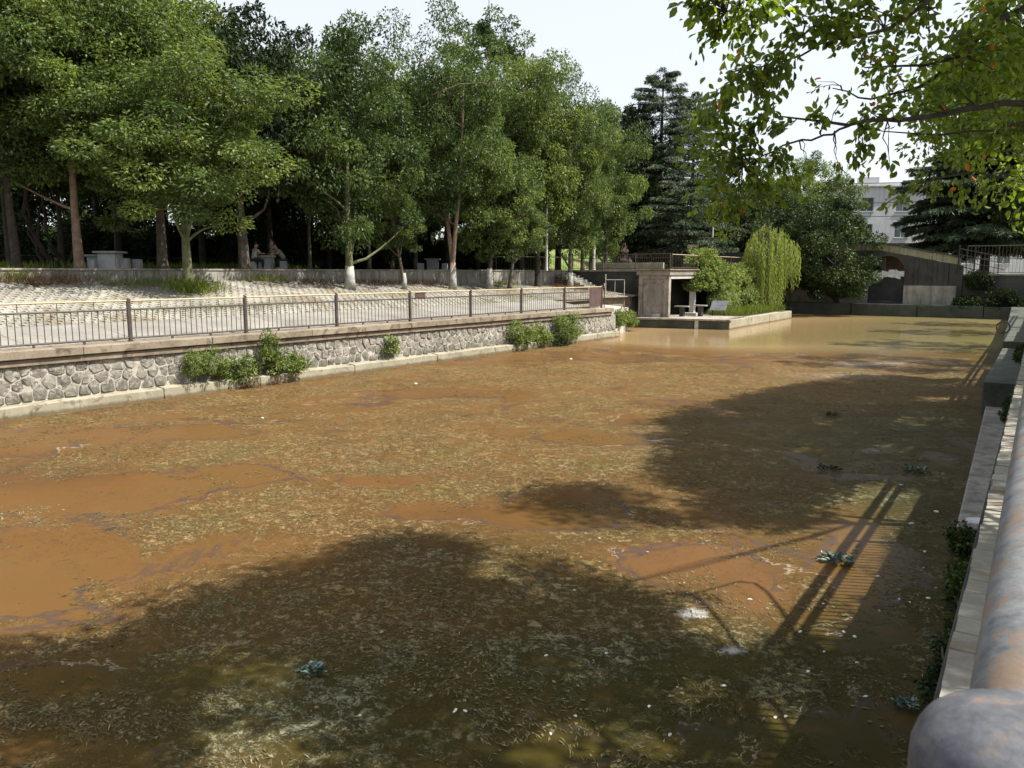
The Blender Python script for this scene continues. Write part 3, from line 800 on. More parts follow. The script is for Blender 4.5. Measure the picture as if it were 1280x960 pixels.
# ---------------------------------------------------------------- iron railing on the left bank
fr = thing('iron_railing', 'long brown iron railing with a cream top rail along the left bank', 'railing', (0, 0.75, 1.8), bank=True)
posts = [-12.35, -8.26, -4.17, -0.08] + [4.05 + 4.09 * i for i in range(8)]
pm = MB().box(-.048, .048, -.048, .048, 0, 1.27).lathe(0, 0, [(.05, 1.27), (.055, 1.285), (.03, 1.31), (.012, 1.33)], 8).box(-.07, .07, -.07, .07, 0, .02).mesh('post', 'iron')
bmesh_ = MB().tube([(0, 0, .12), (0, 0, .955)], .0125, 6).mesh('bar', 'iron')
stm = MB().tube([(0, 0, .98), (0, 0, 1.215)], .011, 6).mesh('strut', 'iron')
fom = MB().box(-.03, .03, -.02, .02, -.01, .08).mesh('foot', 'iron')
for i, s in enumerate(posts):
    inst('post', pm, fr, (s, 0, 0))
    if i + 1 == len(posts): break
    e_ = posts[i + 1]; sg_ = rng.uniform(-.008, .008)
    for nm_, z, hh, ww, mt in (('top_rail', 1.235, .029, .026, 'rail_cream'), ('middle_rail', .97, .030, .02, 'iron'), ('bottom_rail', .10, .030, .02, 'iron')):
        m_ = MB().tube([(s + .036, 0.75, 1.8 + z), ((s + e_) / 2, 0.75 + sg_, 1.8 + z + sg_), (e_ - .036, 0.75, 1.8 + z)], hh, 8); m_.build(nm_, mt, fr)
    nb = 21
    for j in range(1, nb + 1):
        inst('bar', bmesh_, fr, (s + (e_ - s) * j / (nb + 1), 0, 0), (rng.normal() * .006, rng.normal() * .006, 0))
    for j in (1, 2, 3): inst('strut', stm, fr, (s + (e_ - s) * j / 4, 0, 0))
    for j in (1, 2): inst('foot', fom, fr, (s + (e_ - s) * j / 3, 0, 0))
m_ = MB().box(31.25, 32.62, .73, .745, 1.86, 3.03); m_.build('sheet_panel', 'rust_panel', fr, bevel=.004)
bx = MB().box(16.62, 17.25, .715, .735, 2.80, 3.0).box(16.62, 17.25, .70, .76, 2.995, 3.01).build('notice_plate', 'rust_panel', None, bank=True, org=(16.9, .73, 2.8))
tag(bx, 'small dark rusty plate fixed between the upper rails of the railing', 'plate')

# ---------------------------------------------------------------- platform and shelter
pf = thing('stone_platform', 'low concrete platform jutting into the pond under the pillared shelter', 'platform', (-21, 60, 0))
pl = [(-24.7, 51.0), (-17.5, 52.5), (-17.5, 68.6), (-19.2, 70.2), (-25.5, 71.0), (-27.0, 55.0)]
m_ = MB().prism([(-24.6, 51.16), (-17.66, 52.62), (-17.66, 68.5), (-19.3, 70.0), (-25.5, 70.8), (-26.9, 55.0)], -1.2, 0.66); m_.build('platform_core', 'pier_dark', pf)
m_ = MB().prism([(-24.7, 51.0), (-19.72, 52.03), (-19.72, 52.3), (-24.7, 51.3)], -0.9, 0.56); m_.build('front_beam', 'pier_dark', pf, bevel=.02)
m_ = MB().prism([(-19.52, 52.07), (-17.5, 52.5), (-17.55, 52.9), (-19.52, 52.4)], -0.9, 0.56); m_.build('front_beam', 'pier_dark', pf, bevel=.02)
m_ = MB().prism([(-19.74, 51.97), (-19.5, 52.01), (-19.5, 52.3), (-19.74, 52.3)], -0.9, 0.60); m_.build('white_joint', 'white_plaster', pf)
m_ = MB().prism([(-24.75, 50.9), (-17.42, 52.42), (-17.42, 52.9), (-24.75, 51.5)], 0.575, 0.71); m_.build('front_kerb', 'kiosk_wall', pf, bevel=.02)
y = 52.55
for L_ in (4.1, 5.4, 3.2, 3.2):
    m_ = MB().box(-17.95, -17.46 + rng.uniform(-.02, .02), y + .015, min(68.6, y + L_) - .015, -0.9, 0.66 + rng.uniform(-.02, .03)); m_.build('side_kerb', 'footing', pf, bevel=.03)
    y += L_
m_ = MB().prism([(-24.5, 51.5), (-18.0, 52.9), (-18.0, 57.0), (-26.6, 57.0)], .662, .705); m_.build('paved_floor', 'kiosk_wall', pf)
m_ = MB().tube([(-19.4, 68.7, .95), (-17.6, 68.7, .95)], .03, 6).tube([(-17.6, 68.7, .95), (-17.6, 68.7, .1)], .03, 6).tube([(-19.4, 68.7, .95), (-19.4, 68.7, .6)], .03, 6); m_.build('end_rail', 'iron_black', pf)

kk = thing('pond_shelter', 'concrete shelter with square pillars and a flat roof at terrace level', 'shelter', (-23, 55, .7))
m_ = MB().box(-24.3, -21.75, 52.2, 69.6, 3.68, 4.02); m_.build('roof_slab', 'concrete', kk, bevel=.02)
m_ = MB().box(-24.35, -21.65, 52.08, 69.7, 4.025, 4.11); m_.build('roof_edge', 'band', kk, bevel=.015)
m_ = MB().box(-24.15, -21.85, 52.34, 52.6, 3.42, 3.675); m_.build('beam', 'kiosk_wall', kk)
m_ = MB().box(-22.1, -21.84, 52.64, 69.4, 3.42, 3.675); m_.build('beam', 'white_plaster', kk)
for x0, x1, y0, y1 in ((-22.22, -21.84, 52.3, 52.68), (-22.22, -21.84, 57.2, 57.58), (-22.22, -21.84, 62.4, 62.78), (-24.16, -23.86, 52.3, 52.6)):
    m_ = MB().box(x0, x1, y0, y1, .7, 3.415).box(x0 - .03, x1 + .03, y0 - .03, y1 + .03, .7, .86); m_.build('pillar', 'white_plaster' if y0 > 52.5 else 'kiosk_wall', kk, bevel=.012)
m_ = MB().box(-23.84, -22.24, 52.42, 52.6, .72, 3.41); m_.build('front_wall', 'kiosk_wall', kk)
for x0, x1, z0, z1 in ((-23.55, -23.02, 1.55, 3.1), (-22.92, -22.4, 1.55, 3.1)):
    m_ = MB().box(x0, x1, 52.395, 52.425, z0, z1); m_.build('recessed_panel', 'terrace_wall', kk, bevel=.01)
    m_ = MB().box(x0 - .04, x1 + .04, 52.37, 52.41, z1, z1 + .05).box(x0 - .04, x1 + .04, 52.37, 52.41, z0 - .05, z0); m_.build('panel_trim', 'kiosk_wall', kk)
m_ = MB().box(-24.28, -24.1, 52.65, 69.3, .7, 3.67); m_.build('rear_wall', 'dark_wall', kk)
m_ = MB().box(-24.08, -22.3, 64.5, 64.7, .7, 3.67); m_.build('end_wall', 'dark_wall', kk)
m_ = MB().box(-23.05, -22.45, 52.25, 52.38, .7, .95); m_.build('door_block', 'white_plaster', kk)

def slab_table(x, y, name, label, w_=1.15, h=.76, d=.5):
    t = thing(name, label, 'table', (x, y, .705))
    MB().box(x - w_ / 2, x + w_ / 2, y - d / 2, y + d / 2, .705 + h - .08, .705 + h).build('table_top', 'concrete', t, bevel=.01)
    MB().box(x - .16, x + .16, y - d * .3, y + d * .3, .705, .705 + h - .082).build('pedestal', 'dark_wall', t, bevel=.01)
slab_table(-21.6, 54.3, 'stone_table', 'white topped slab table just right of the shelter front pillar', .1 + .95)
slab_table(-20.55, 55.2, 'stone_table', 'thin pale slab table on a dark stand in front of the creeper', .9, .82)
m_ = MB().box(-22.3, -21.0, 55.5, 55.85, .705, .92); bb_ = m_.build('stone_bench', 'white_plaster', org=(-21.6, 55.6, .705), bevel=.015)
tag(bb_, 'low white kerb bench on the platform floor behind the first slab table', 'bench')
cb = thing('board_on_stand', 'dark grey slanted board on short legs beside the grass strip', 'board', (-19.65, 56.3, .7))
MB().add([(-20.25, 56.2, 1.12), (-19.15, 56.5, 1.12), (-19.05, 56.85, 1.82), (-20.15, 56.6, 1.82), (-20.25, 56.25, 1.10), (-19.15, 56.55, 1.10), (-19.05, 56.9, 1.80), (-20.15, 56.65, 1.80)],
         [(0, 1, 2, 3), (7, 6, 5, 4), (0, 4, 5, 1), (1, 5, 6, 2), (2, 6, 7, 3), (3, 7, 4, 0)]).build('board', 'board_grey', cb)
for dx in (.15, .95): MB().box(-20.25 + dx, -20.17 + dx, 56.32 + dx * .25, 56.4 + dx * .25, .66, 1.2).build('leg', 'bark_dark', cb)

# steps: rough upper flight along the wall, lower flight to the platform
su = thing('rough_stone_steps', 'rough rubble stone steps running down beside the end of the terrace wall', 'steps', (-29, 52.6, 2))
z = 3.95; x = -30.4; k = 0
while z > 2.0:
    for q in range(4):
        m_ = MB(); y0 = 51.3 + q * .55 + rng.uniform(-.05, .05)
        x0 = x + rng.uniform(-.06, .06)
        m_.prism([(x0, y0), (x0 + .5, y0 + rng.uniform(-.05, .05)), (x0 + .5, y0 + .5), (x0 - .03, y0 + .5)], z - .5, z - .17 + rng.uniform(-.04, .04))
        m_.build('step_stone', 'rubble', su, bevel=.03)
    x += .36; z -= .165; k += 1
m_ = MB().prism([(-30.5, 51.4), (-26.3, 51.4), (-26.3, 53.5), (-30.5, 53.5)], 0.5, [3.6, 1.5, 1.5, 3.6]); m_.build('step_core', 'earth', su)
sd = thing('concrete_steps', 'short flight of worn concrete steps going down to the shelter platform', 'steps', (-25, 52, .7))
for k in range(8):
    z = 2.05 - k * .17; x = -26.7 + k * .31
    m_ = MB().box(x - .25, x + .08, 49.35 + rng.uniform(-.02, .02) + k * .06, 51.2 + rng.uniform(-.05, .02), -.9, z); m_.build('tread', 'concrete', sd, bevel=.02)
hr = thing('step_handrail', 'thin pale pipe handrail with a small gate frame at the head of the steps', 'handrail', (-24.5, 50, 1.8))
a = bw(33.0, .75); b_ = (-20.81, 42.77)
MB().tube([(a[0], a[1], 3.0), (-26.2, 50.9, 3.05)], .035, 8).build('top_rail', 'rail_cream', hr)
MB().tube([(a[0], a[1], 2.72), (-26.2, 50.9, 2.72)], .022, 8).build('lower_rail', 'rail_cream', hr)
for t in (.02, .62, 1.0):
    p_ = (a[0] + (-26.2 - a[0]) * t, a[1] + (50.9 - a[1]) * t)
    MB().tube([(p_[0], p_[1], 1.75), (p_[0], p_[1], 3.1)], .032, 8).build('post', 'iron', hr)
MB().tube([(-26.2, 51.1, 1.9), (-26.2, 51.1, 3.75)], .03, 6).tube([(-26.2, 51.1, 3.35), (-24.8, 51.3, 3.35)], .022, 6).tube([(-24.8, 51.3, 3.3), (-24.8, 51.3, 1.1)], .022, 6).tube([(-25.5, 51.2, 3.35), (-25.5, 51.2, 1.5)], .015, 6).build('gate_frame', 'pole_pale', hr)

# balustrade on the terrace over the shelter
def railing(name, label, p0, p1, z, n, h=1.0, top='iron', nb=14, rr=.02, group=None, mid=None):
    p0 = np.array(p0, float); p1 = np.array(p1, float); d = p1 - p0; ln = np.linalg.norm(d); ang = math.atan2(d[1], d[0])
    t = thing(name, label, 'railing', (p0[0], p0[1], z), group); t.rotation_euler = (0, 0, ang)
    ORG[t.name] = (0, 0, 0)
    post = MB().box(-.03, .03, -.03, .03, 0, h + .04).mesh('post', 'iron'); bar = MB().tube([(0, 0, .1), (0, 0, h - .03)], .011, 5).mesh('bar', 'iron')
    sec = ln / n
    for i in range(n + 1): inst('post', post, t, (i * sec, 0, 0))
    for i in range(n):
        MB().tube([(i * sec + .031, 0, h), ((i + 1) * sec - .031, 0, h)], rr * 1.3, 6).build('top_rail', top, t)
        MB().tube([(i * sec + .031, 0, .1), ((i + 1) * sec - .031, 0, .1)], rr, 6).build('bottom_rail', 'iron', t)
        if mid: MB().tube([(i * sec + .031, 0, mid), ((i + 1) * sec - .031, 0, mid)], rr, 6).build('middle_rail', 'iron', t)
        for j in range(1, nb): inst('bar', bar, t, ((i + j / nb) * sec, 0, 0))
    return t
railing('terrace_railing', 'dark iron railing along the terrace edge above the stone steps', (-30.4, 53.7), (-21.8, 52.3), 4.06, 3, 1.12, nb=15, mid=.85)
railing('shelter_railing', 'pale topped railing running back along the shelter roof edge', (-21.76, 52.5), (-21.76, 69.4), 4.11, 4, 1.02, 'rail_cream', nb=14)
railing('terrace_railing', 'pale iron railing on the terrace between the last roadside trunks', bw(37, 12)[:2], (-30.5, 53.9), 4.02, 3, 1.0, 'rail_cream', nb=10)

# planter wall, rock and posts seen over that railing
m_ = MB().box(-31, -24.6, 57.6, 57.9, 4.0, 4.62); o_ = m_.build('planter_wall', 'concrete', org=(-28, 57.7, 4.0), bevel=.02)
tag(o_, 'low concrete planter wall on the terrace behind the dark iron railing', 'planter wall')
def rock(name, label, x, y, z, w_, h, seed):
    r_ = np.random.default_rng(seed); m_ = MB(); k = 0
    for j, (dx, hh, ww) in enumerate(((0, 1, .5), (-.45, .62, .42), (.42, .5, .4), (-.1, .8, .36), (.2, .35, .5), (-.75, .28, .3), (.7, .25, .3))):
        prof = [(w_ * ww * f * r_.uniform(.75, 1.2), z - .1 + h * hh * g) for f, g in ((1.1, 0), (.95, .2), (1.0, .38), (.7, .55), (.78, .7), (.42, .86), (.12, 1.0))]
        m_.lathe(x + dx * w_, y + r_.uniform(-.2, .2) * w_, prof, 9)
    m_.v = [(a + r_.normal() * .05, b + r_.normal() * .06, c + r_.normal() * .06) for a, b, c in m_.v]
    return tag(m_.build(name, 'rock_brown', org=(x, y, z)), label, 'rock')
rx = (-29.06, 59.99)
rock('garden_rock', 'craggy reddish brown garden rock standing on the terrace behind the railing', rx[0], rx[1], 4.0, 1.15, 2.3, 4)
def pole(name, label, xy, z0, z1, r, mat='pole_pale', cat='pole'):
    m_ = MB().tube([(xy[0], xy[1], z0), (xy[0], xy[1], z0 + .3), (xy[0], xy[1], z1)], [r * 1.3, r, r * .8], 10)
    return tag(m_.build(name, mat, org=(xy[0], xy[1], z0)), label, cat)
pole('lamp_pole', 'tall thin white pole among the trees left of the stone steps', (-29.21, 47.84), 4.0, 8.6, .09)
pole('pale_post', 'short pale post on the terrace left of the garden rock', (-29.28, 55.02), 4.0, 6.7, .13)
pole('pale_post', 'slim pale post behind the creeper right of the shelter', (-25.82, 71.8), 3.9, 8.0, .11)
sx = (-26.57, 68.89)
sb = thing('cream_sign', 'small cream signboard on posts in the shade behind the shelter', 'sign', (sx[0], sx[1], 4))
MB().box(sx[0] - .5, sx[0] + .5, sx[1] - .03, sx[1] + .03, 5.75, 6.35, R_(30)).build('sign_board', 'sign_cream', sb)
MB().box(sx[0] - .45, sx[0] + .45, sx[1] - .03, sx[1] + .03, 5.1, 5.45, R_(30)).build('lower_board', 'sign_cream', sb)
for dx in (-.4, .4): MB().box(sx[0] + dx - .03, sx[0] + dx + .03, sx[1] + dx * .58 - .03 + .06, sx[1] + dx * .58 + .09, 4.0, 6.3).build('post', 'bark_dark', sb)

# ---------------------------------------------------------------- far end of the pond
ew = thing('end_wall', 'tall shaded concrete wall with an arched opening across the far end of the pond', 'wall', (-10, 78.5, 0))
AX0, AX1 = -13.26, -10.39; AC = (AX0 + AX1) / 2; AR = (AX1 - AX0) / 2
prof_top = lambda x: 5.85 if x < -12.6 else 5.85 - (x + 12.6) * (1.40 / 6.8) if x < -5.8 else 4.0
arch = [(AC + AR * math.cos(t), 3.9 + AR * math.sin(t)) for t in np.linspace(math.pi, 0, 13)]
outer = [(AX0, prof_top(AX0))] + [(x, prof_top(x)) for x, _ in arch[1:-1]] + [(AX1, prof_top(AX1))]
V = []; F = []
for y_ in (78.5, 79.3):
    V += [(x, y_, z) for x, z in arch] + [(x, y_, z) for x, z in outer]
n = 13
for i in range(n - 1):
    F += [(i, i + 1, n + i + 1, n + i), (2 * n + n + i, 2 * n + n + i + 1, 2 * n + i + 1, 2 * n + i), (i, 2 * n + i, 2 * n + i + 1, i + 1), (n + i, n + i + 1, 3 * n + i + 1, 3 * n + i)]
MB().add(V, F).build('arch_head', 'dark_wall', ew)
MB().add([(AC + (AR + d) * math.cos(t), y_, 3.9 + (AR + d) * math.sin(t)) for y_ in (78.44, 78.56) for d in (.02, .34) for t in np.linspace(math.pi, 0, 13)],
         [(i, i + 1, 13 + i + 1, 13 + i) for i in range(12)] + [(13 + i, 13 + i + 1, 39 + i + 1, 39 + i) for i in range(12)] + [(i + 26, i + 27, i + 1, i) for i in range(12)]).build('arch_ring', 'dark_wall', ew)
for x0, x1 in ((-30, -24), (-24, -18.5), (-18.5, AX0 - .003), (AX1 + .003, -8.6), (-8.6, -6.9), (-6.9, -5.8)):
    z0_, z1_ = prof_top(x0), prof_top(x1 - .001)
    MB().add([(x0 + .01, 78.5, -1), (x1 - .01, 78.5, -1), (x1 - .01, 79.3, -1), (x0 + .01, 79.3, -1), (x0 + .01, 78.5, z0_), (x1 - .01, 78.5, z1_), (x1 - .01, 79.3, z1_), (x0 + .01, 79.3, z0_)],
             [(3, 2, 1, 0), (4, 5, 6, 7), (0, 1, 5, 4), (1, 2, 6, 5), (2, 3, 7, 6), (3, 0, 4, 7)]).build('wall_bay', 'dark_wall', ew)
MB().box(AX0 + .02, AX1 - .02, 78.55, 79.3, -1, 1.27).build('threshold', 'dark_wall', ew)
for x0, x1 in ((-30, AX0 - .05), (AX1 + .03, -6.2)): MB().box(x0, x1, 78.34, 78.49, -1, 2.7).build('lower_band', 'terrace_wall', ew, bevel=.02)
for x0 in (-9.55, -8.1, -7.2): MB().box(x0, x0 + .28, 78.40, 78.495, 2.71, prof_top(x0) - .12).build('rib', 'dark_wall', ew)
MB().box(AX0 + .05, AX1 - .05, 78.75, 78.85, 1.28, 3.55).build('door', 'door_dark', ew)
sh_ = MB(); r_ = np.random.default_rng(2)
for k in range(9):
    cx = AX0 + .35 + k * .28; sh_.add([(cx - .25, 78.66, 3.5 + r_.uniform(-.12, .1)), (cx + .25, 78.62, 3.45 + r_.uniform(-.25, .1)), (cx + .28, 78.72, 3.8 + r_.uniform(-.05, .35)), (cx - .2, 78.74, 3.85 + r_.uniform(-.05, .35))], [(0, 1, 2, 3)])
so_ = sh_.build('torn_sheet', 'sheet_white', None, org=(AC, 78.65, 3.5)); tag(so_, 'crumpled white sheeting hanging over the black door in the arch', 'sheet')
so_.modifiers.new('thickness', 'SOLIDIFY').thickness = .02
MB().box(AC - .5, AX1 + .8, 80.7, 80.9, 3.0, 6.0).build('inner_brickwork', 'brick_orange', ew)
MB().box(AX0 - .8, AC - .52, 80.6, 80.8, 1.0, 6.0).build('inner_wall', 'terrace_wall', ew)
MB().box(AX0 - .8, AX1 + .8, 79.35, 80.9, 5.45, 5.6).build('vault', 'dark_wall', ew)
# parapet that follows the ramp down
pp = thing('ramp_parapet', 'yellowed concrete parapet sloping down to the right over the arched wall', 'parapet', (-10, 78.9, 5))
segs = [(-19, -16.4), (-16.4, -13.9), (-13.9, -12.6), (-12.6, -10.4), (-10.4, -8.1), (-8.1, -5.9)]
for x0, x1 in segs:
    z0_, z1_ = prof_top(x0) + .01, prof_top(x1) + .01
    m_ = MB().add([(x, y_, z + d) for d in (.0, .62) for (x, y_, z) in ((x0 + .15, 78.6, z0_), (x1 - .15, 78.6, z1_), (x1 - .15, 78.8, z1_), (x0 + .15, 78.8, z0_))], [(3, 2, 1, 0), (4, 5, 6, 7), (0, 1, 5, 4), (1, 2, 6, 5), (2, 3, 7, 6), (3, 0, 4, 7)])
    m_.build('panel', 'parapet', pp)
    m_ = MB().add([(x, y_, z + d) for d in (.63, .76) for (x, y_, z) in ((x0, 78.5, z0_), (x1, 78.5, z1_), (x1, 78.9, z1_), (x0, 78.9, z0_))], [(3, 2, 1, 0), (4, 5, 6, 7), (0, 1, 5, 4), (1, 2, 6, 5), (2, 3, 7, 6), (3, 0, 4, 7)])
    m_.build('coping', 'dark_wall', pp)
    MB().box(x0 - .13, x0 + .13, 78.56, 78.84, z0_, z0_ + .62).build('pier', 'parapet', pp)
# ledge at the water
lg = thing('waterside_ledge', 'dark concrete ledge along the water at the far end', 'ledge', (-10, 77.5, 0))
for x0, x1 in ((-30, -21), (-21, -14.4), (-14.35, -9.0), (-8.95, -4), (-3.95, 0.5)):
    MB().box(x0, x1, 76.9 + rng.uniform(-.05, .05), 78.33, -1, 1.05 + rng.uniform(-.04, .06)).build('ledge_block', 'pier_dark', lg, bevel=.03)
# lower wall and ironwork at the right end
rw = thing('low_end_wall', 'low dark wall carrying the black iron fence at the far right end', 'wall', (-2, 78.9, 0))
MB().box(-5.78, 6, 78.6, 79.2, -1, 3.62).build('wall_body', 'dark_wall', rw, bevel=.02)
MB().box(-5.8, 6, 78.5, 79.3, 3.63, 3.76).build('wall_cap', 'concrete', rw, bevel=.02)
t = railing('iron_fence', 'tall black iron fence with close bars on the low wall at the far right', (-5.6, 78.8), (6, 78.8), 3.76, 5, 2.35, nb=9, rr=.03, mid=1.25)
for c in t.children:
    for s_ in c.material_slots: pass
gt = thing('ramp_gate', 'narrow black iron gate panel leaning at the foot of the ramp', 'gate', (-5.9, 78.2, 3.9))
g_ = MB().tube([(-6.2, 78.3, 3.8), (-6.2, 78.3, 6.2)], .07, 6).tube([(-5.0, 78.3, 3.7), (-5.0, 78.3, 6.1)], .05, 6)
for z in (4.4, 4.9, 5.4, 5.9): g_.tube([(-6.2, 78.3, z), (-2.8, 78.2, z - .8)], .03, 5)
g_.build('gate_frame', 'iron_black', gt)
for k in range(9): MB().tube([(-6.0 + k * .35, 78.28, 4.3 - k * .082), (-6.0 + k * .35, 78.28, 5.85 - k * .082)], .018, 5).build('bar', 'iron_black', gt)

# ---------------------------------------------------------------- building beyond
bp = (-25.5, 122.62); bq = (2.41, 141.38)
bd = np.array(bq) - np.array(bp); bl = float(np.linalg.norm(bd)); ba = math.atan2(bd[1], bd[0])
bt = thing('white_building', 'white three storey building with square windows beyond the far wall', 'building', (bp[0], bp[1], 3.6)); bt.rotation_euler = (0, 0, ba)
ORG[bt.name] = (0, 0, 3.6)
px2 = lambda px: (px - 1050) / 280 * bl
wins = []
for z_ in (12.6, 8.85, 5.1):
    for px, w_ in ((1056, 1.0), (1085, 1.95), (1128, 1.95), (1166, 1.95), (1212, 1.95), (1255, 1.95), (1297, 1.95)):
        wins.append((px2(px), w_ / 2, z_, 1.95 if w_ > 1.2 else 1.6))
# wall as grid of blocks round the openings
xs = sorted({0.0, bl} | {round(c - h, 3) for c, h, *_ in wins} | {round(c + h, 3) for c, h, *_ in wins})
for z_lo, z_hi in ((3.6, 5.1), (7.05, 8.85), (10.8, 12.6), (14.55, 16.6)):
    MB().box(0, bl, 0, .3, z_lo, z_hi).build('wall_band', 'facade', bt)
for z_ in (5.1, 8.85, 12.6):
    prev = 0.0
    for c, h, zz_, hh in [q for q in wins if q[2] == z_]:
        MB().box(prev, c - h, 0, .3, z_ + .002, z_ + 1.948).build('wall_pier', 'facade', bt); prev = c + h
        if hh < 1.9: MB().box(c - h, c + h, 0, .3, z_ + hh, z_ + 1.948).build('lintel', 'facade', bt)
    MB().box(prev, bl, 0, .3, z_ + .002, z_ + 1.948).build('wall_pier', 'facade', bt)
for c, h, z_, hh in wins:
    f_ = MB().box(c - h, c + h, .12, .18, z_, z_ + .07).box(c - h, c + h, .12, .18, z_ + hh - .07, z_ + hh).box(c - h, c - h + .07, .12, .18, z_, z_ + hh).box(c + h - .07, c + h, .12, .18, z_, z_ + hh).box(c - .035, c + .035, .12, .18, z_ + .07, z_ + hh - .07).box(c - h + .07, c + h - .07, .125, .175, z_ + hh * .62, z_ + hh * .62 + .05).build('window', 'facade_sill', bt)
    ORG[f_.name] = (0, 0, 3.6)
    MB().box(c - h + .06, c + h - .06, .19, .21, z_ + .06, z_ + hh - .06).build('pane', 'glass', f_)
    MB().box(c - h - .1, c + h + .1, -.12, .0, z_ - .1, z_ - .005).build('sill', 'facade_sill', bt)
MB().box(-.2, bl + .2, -.3, .1, 16.1, 16.25).build('cornice', 'facade_sill', bt)
MB().box(-.1, bl, .31, 9, 3.6, 16.0).build('rear_block', 'facade', bt)
MB().box(0.4, 2.4, .6, 1.5, 16.6, 17.4).build('roof_tank', 'facade_sill', bt); MB().box(3.2, 6.0, .6, 1.6, 16.6, 17.5).build('roof_tank', 'facade_sill', bt)
MB().tube([(1.2, .5, 16.5), (1.2, .5, 19.3)], .04, 5).build('aerial', 'iron_black', bt)
for px, z_ in ((1071, 11.4), (1071, 9.3)): MB().box(px2(px) - .4, px2(px) + .4, -.4, -.01, z_, z_ + .65).build('air_conditioner', 'facade_sill', bt)
MB().box(1.5, 10, -6, -.2, 3.6, 7.6).build('low_annex', 'facade', bt); MB().box(1.2, 10.4, -6.3, -.2, 7.62, 7.85).build('annex_roof', 'dark_wall', bt)
pc = MB()
for h0 in (14.3, 12.0, 10.4):
    pts = [(-26 + i * 3.2, 104, h0 + .5 * ((i - 5) / 5) ** 2) for i in range(11)]
    pc.tube(pts, .035, 4)
o_ = pc.build('overhead_cables', 'iron_black', None, org=(-10, 104, 12)); tag(o_, 'thin dark cables strung across in front of the white building', 'cables')

# ---------------------------------------------------------------- right bank
rb = thing('right_bank_wall', 'right hand bank wall with a narrow concrete edge beside the near rail', 'retaining wall', (-.2, 10, 0))
y = -14.0
while y < 80:
    e_ = y + 5.0
    m_ = MB().add([(-.50, y + .005, -1), (.14, y + .005, -1), (.14, e_ - .005, -1), (-.50, e_ - .005, -1), (-.28, y + .005, 1.87), (.14, y + .005, 1.87), (.14, e_ - .005, 1.87), (-.28, e_ - .005, 1.87)],
                  [(3, 2, 1, 0), (4, 5, 6, 7), (0, 1, 5, 4), (1, 2, 6, 5), (2, 3, 7, 6), (3, 0, 4, 7)])
    m_.build('wall_bay', 'dark_wall', rb, bevel=.01)
    y = e_
tm = [MB().box(-.05, .29, 0, .212, 0, .125 + d).mesh('shadow_stripe_tile', 'concrete') for d in (0, .006, .012)]  # edge is plain concrete; tile joints made up for the bars' shadow stripes
for k in range(230):
    y = -5 + k * .218
    inst('shadow_stripe_tile', tm[int(rng.integers(3))], rb, (-.195 + rng.uniform(-.008, .008) + .2, y - 10, 1.875), (0, 0, rng.normal() * .01))
def ledge(name, label, pts, z, mat='terrace_wall'):
    m_ = MB().prism(pts, -1, z); o_ = m_.build(name, mat, org=(pts[0][0], pts[0][1], 0), bevel=.03)
    return tag(o_, label, 'ledge')
ledge('concrete_ledge', 'flat blue grey concrete ledge just above the water below the near rail', [(-.75, 12.4), (-.3, 12.4), (-.3, 24.3), (-1.02, 24.3)], .34)
ledge('concrete_ledge', 'raised dark concrete block standing in the water past the flat ledge', [(-1.16, 25.2), (-.3, 25.2), (-.3, 37), (-1.15, 37)], .88, 'pier_dark')
ledge('concrete_ledge', 'farther dark stone block at the pond edge near the black ring', [(-1.2, 38.5), (-.3, 38.5), (-.3, 76.8), (-2.0, 76.8)], 1.05, 'pier_dark')
wc = MB().prism([(-.62, 12.55), (-.42, 12.6), (-.36, 12.85), (-.52, 12.92), (-.66, 12.8)], .342, .37).build('pale_rag', 'sheet_white', None, org=(-.5, 12.7, .34)); tag(wc, 'small white rag lying on the flat concrete ledge', 'rag')
rg_ = MB().tube([(-1.3 + .25 * math.cos(t), 40.5, 1.5 + .25 * math.sin(t)) for t in np.linspace(0, 6.283, 15)], .03, 6).tube([(-1.3, 40.5, 1.2), (-1.3, 40.5, 1.3)], .03, 6).build('mooring_ring', 'iron_black', None, org=(-1.3, 40.5, 1.2)); tag(rg_, 'black iron ring on the farther block at the right pond edge', 'ring')

# near railing: fat painted pipes, thin upright bars, round post beside the camera
nr = thing('near_railing', 'worn blue grey pipe railing running away beside the viewer with a round post', 'railing', (.02, 1, 2.3))
RX = .022
MB().tube([(RX, .97, 3.335), (RX, 3.2, 3.338), (RX, 62, 3.335)], .062, 28).build('top_rail', 'near_rail', nr, smooth=True)
MB().tube([(RX, .85, 3.335), (RX, -12, 3.335)][::-1], .062, 24).build('top_rail', 'near_rail', nr, smooth=True)
for y0, y1 in ((1.0, 62), (-12, .85)): MB().tube([(RX, y0, 3.04), (RX, y1, 3.04)], .05, 16).build('middle_rail', 'near_rail', nr, smooth=True)
MB().tube([(RX, -12, 2.12), (RX, 62, 2.12)], .02, 10).build('bottom_rail', 'near_rail', nr)
prof = [(.106, 1.98), (.106, 3.375), (.105, 3.390), (.101, 3.404), (.094, 3.417), (.083, 3.428), (.067, 3.437), (.047, 3.443), (.025, 3.446), (.008, 3.447)]
pmn = MB().lathe(0, 0, [(r, z - 2.3) for r, z in prof], 40).mesh('post', 'near_post', smooth=True)
inst('post', pmn, nr, (RX - .02, .925 - 1, 0))
pm3 = MB().lathe(0, 0, [(.05, -.31), (.05, 1.02)], 16).mesh('post', 'near_rail', smooth=True)
for y in (4.9, 8.9, 12.9, 16.9, 20.9, 28.9, -3.1, -7.1): inst('post', pm3, nr, (RX - .02, y - 1, 0))
bm2 = MB().tube([(0, 0, -.17), (0, 0, .70)], .0145, 6).mesh('bar', 'near_rail')
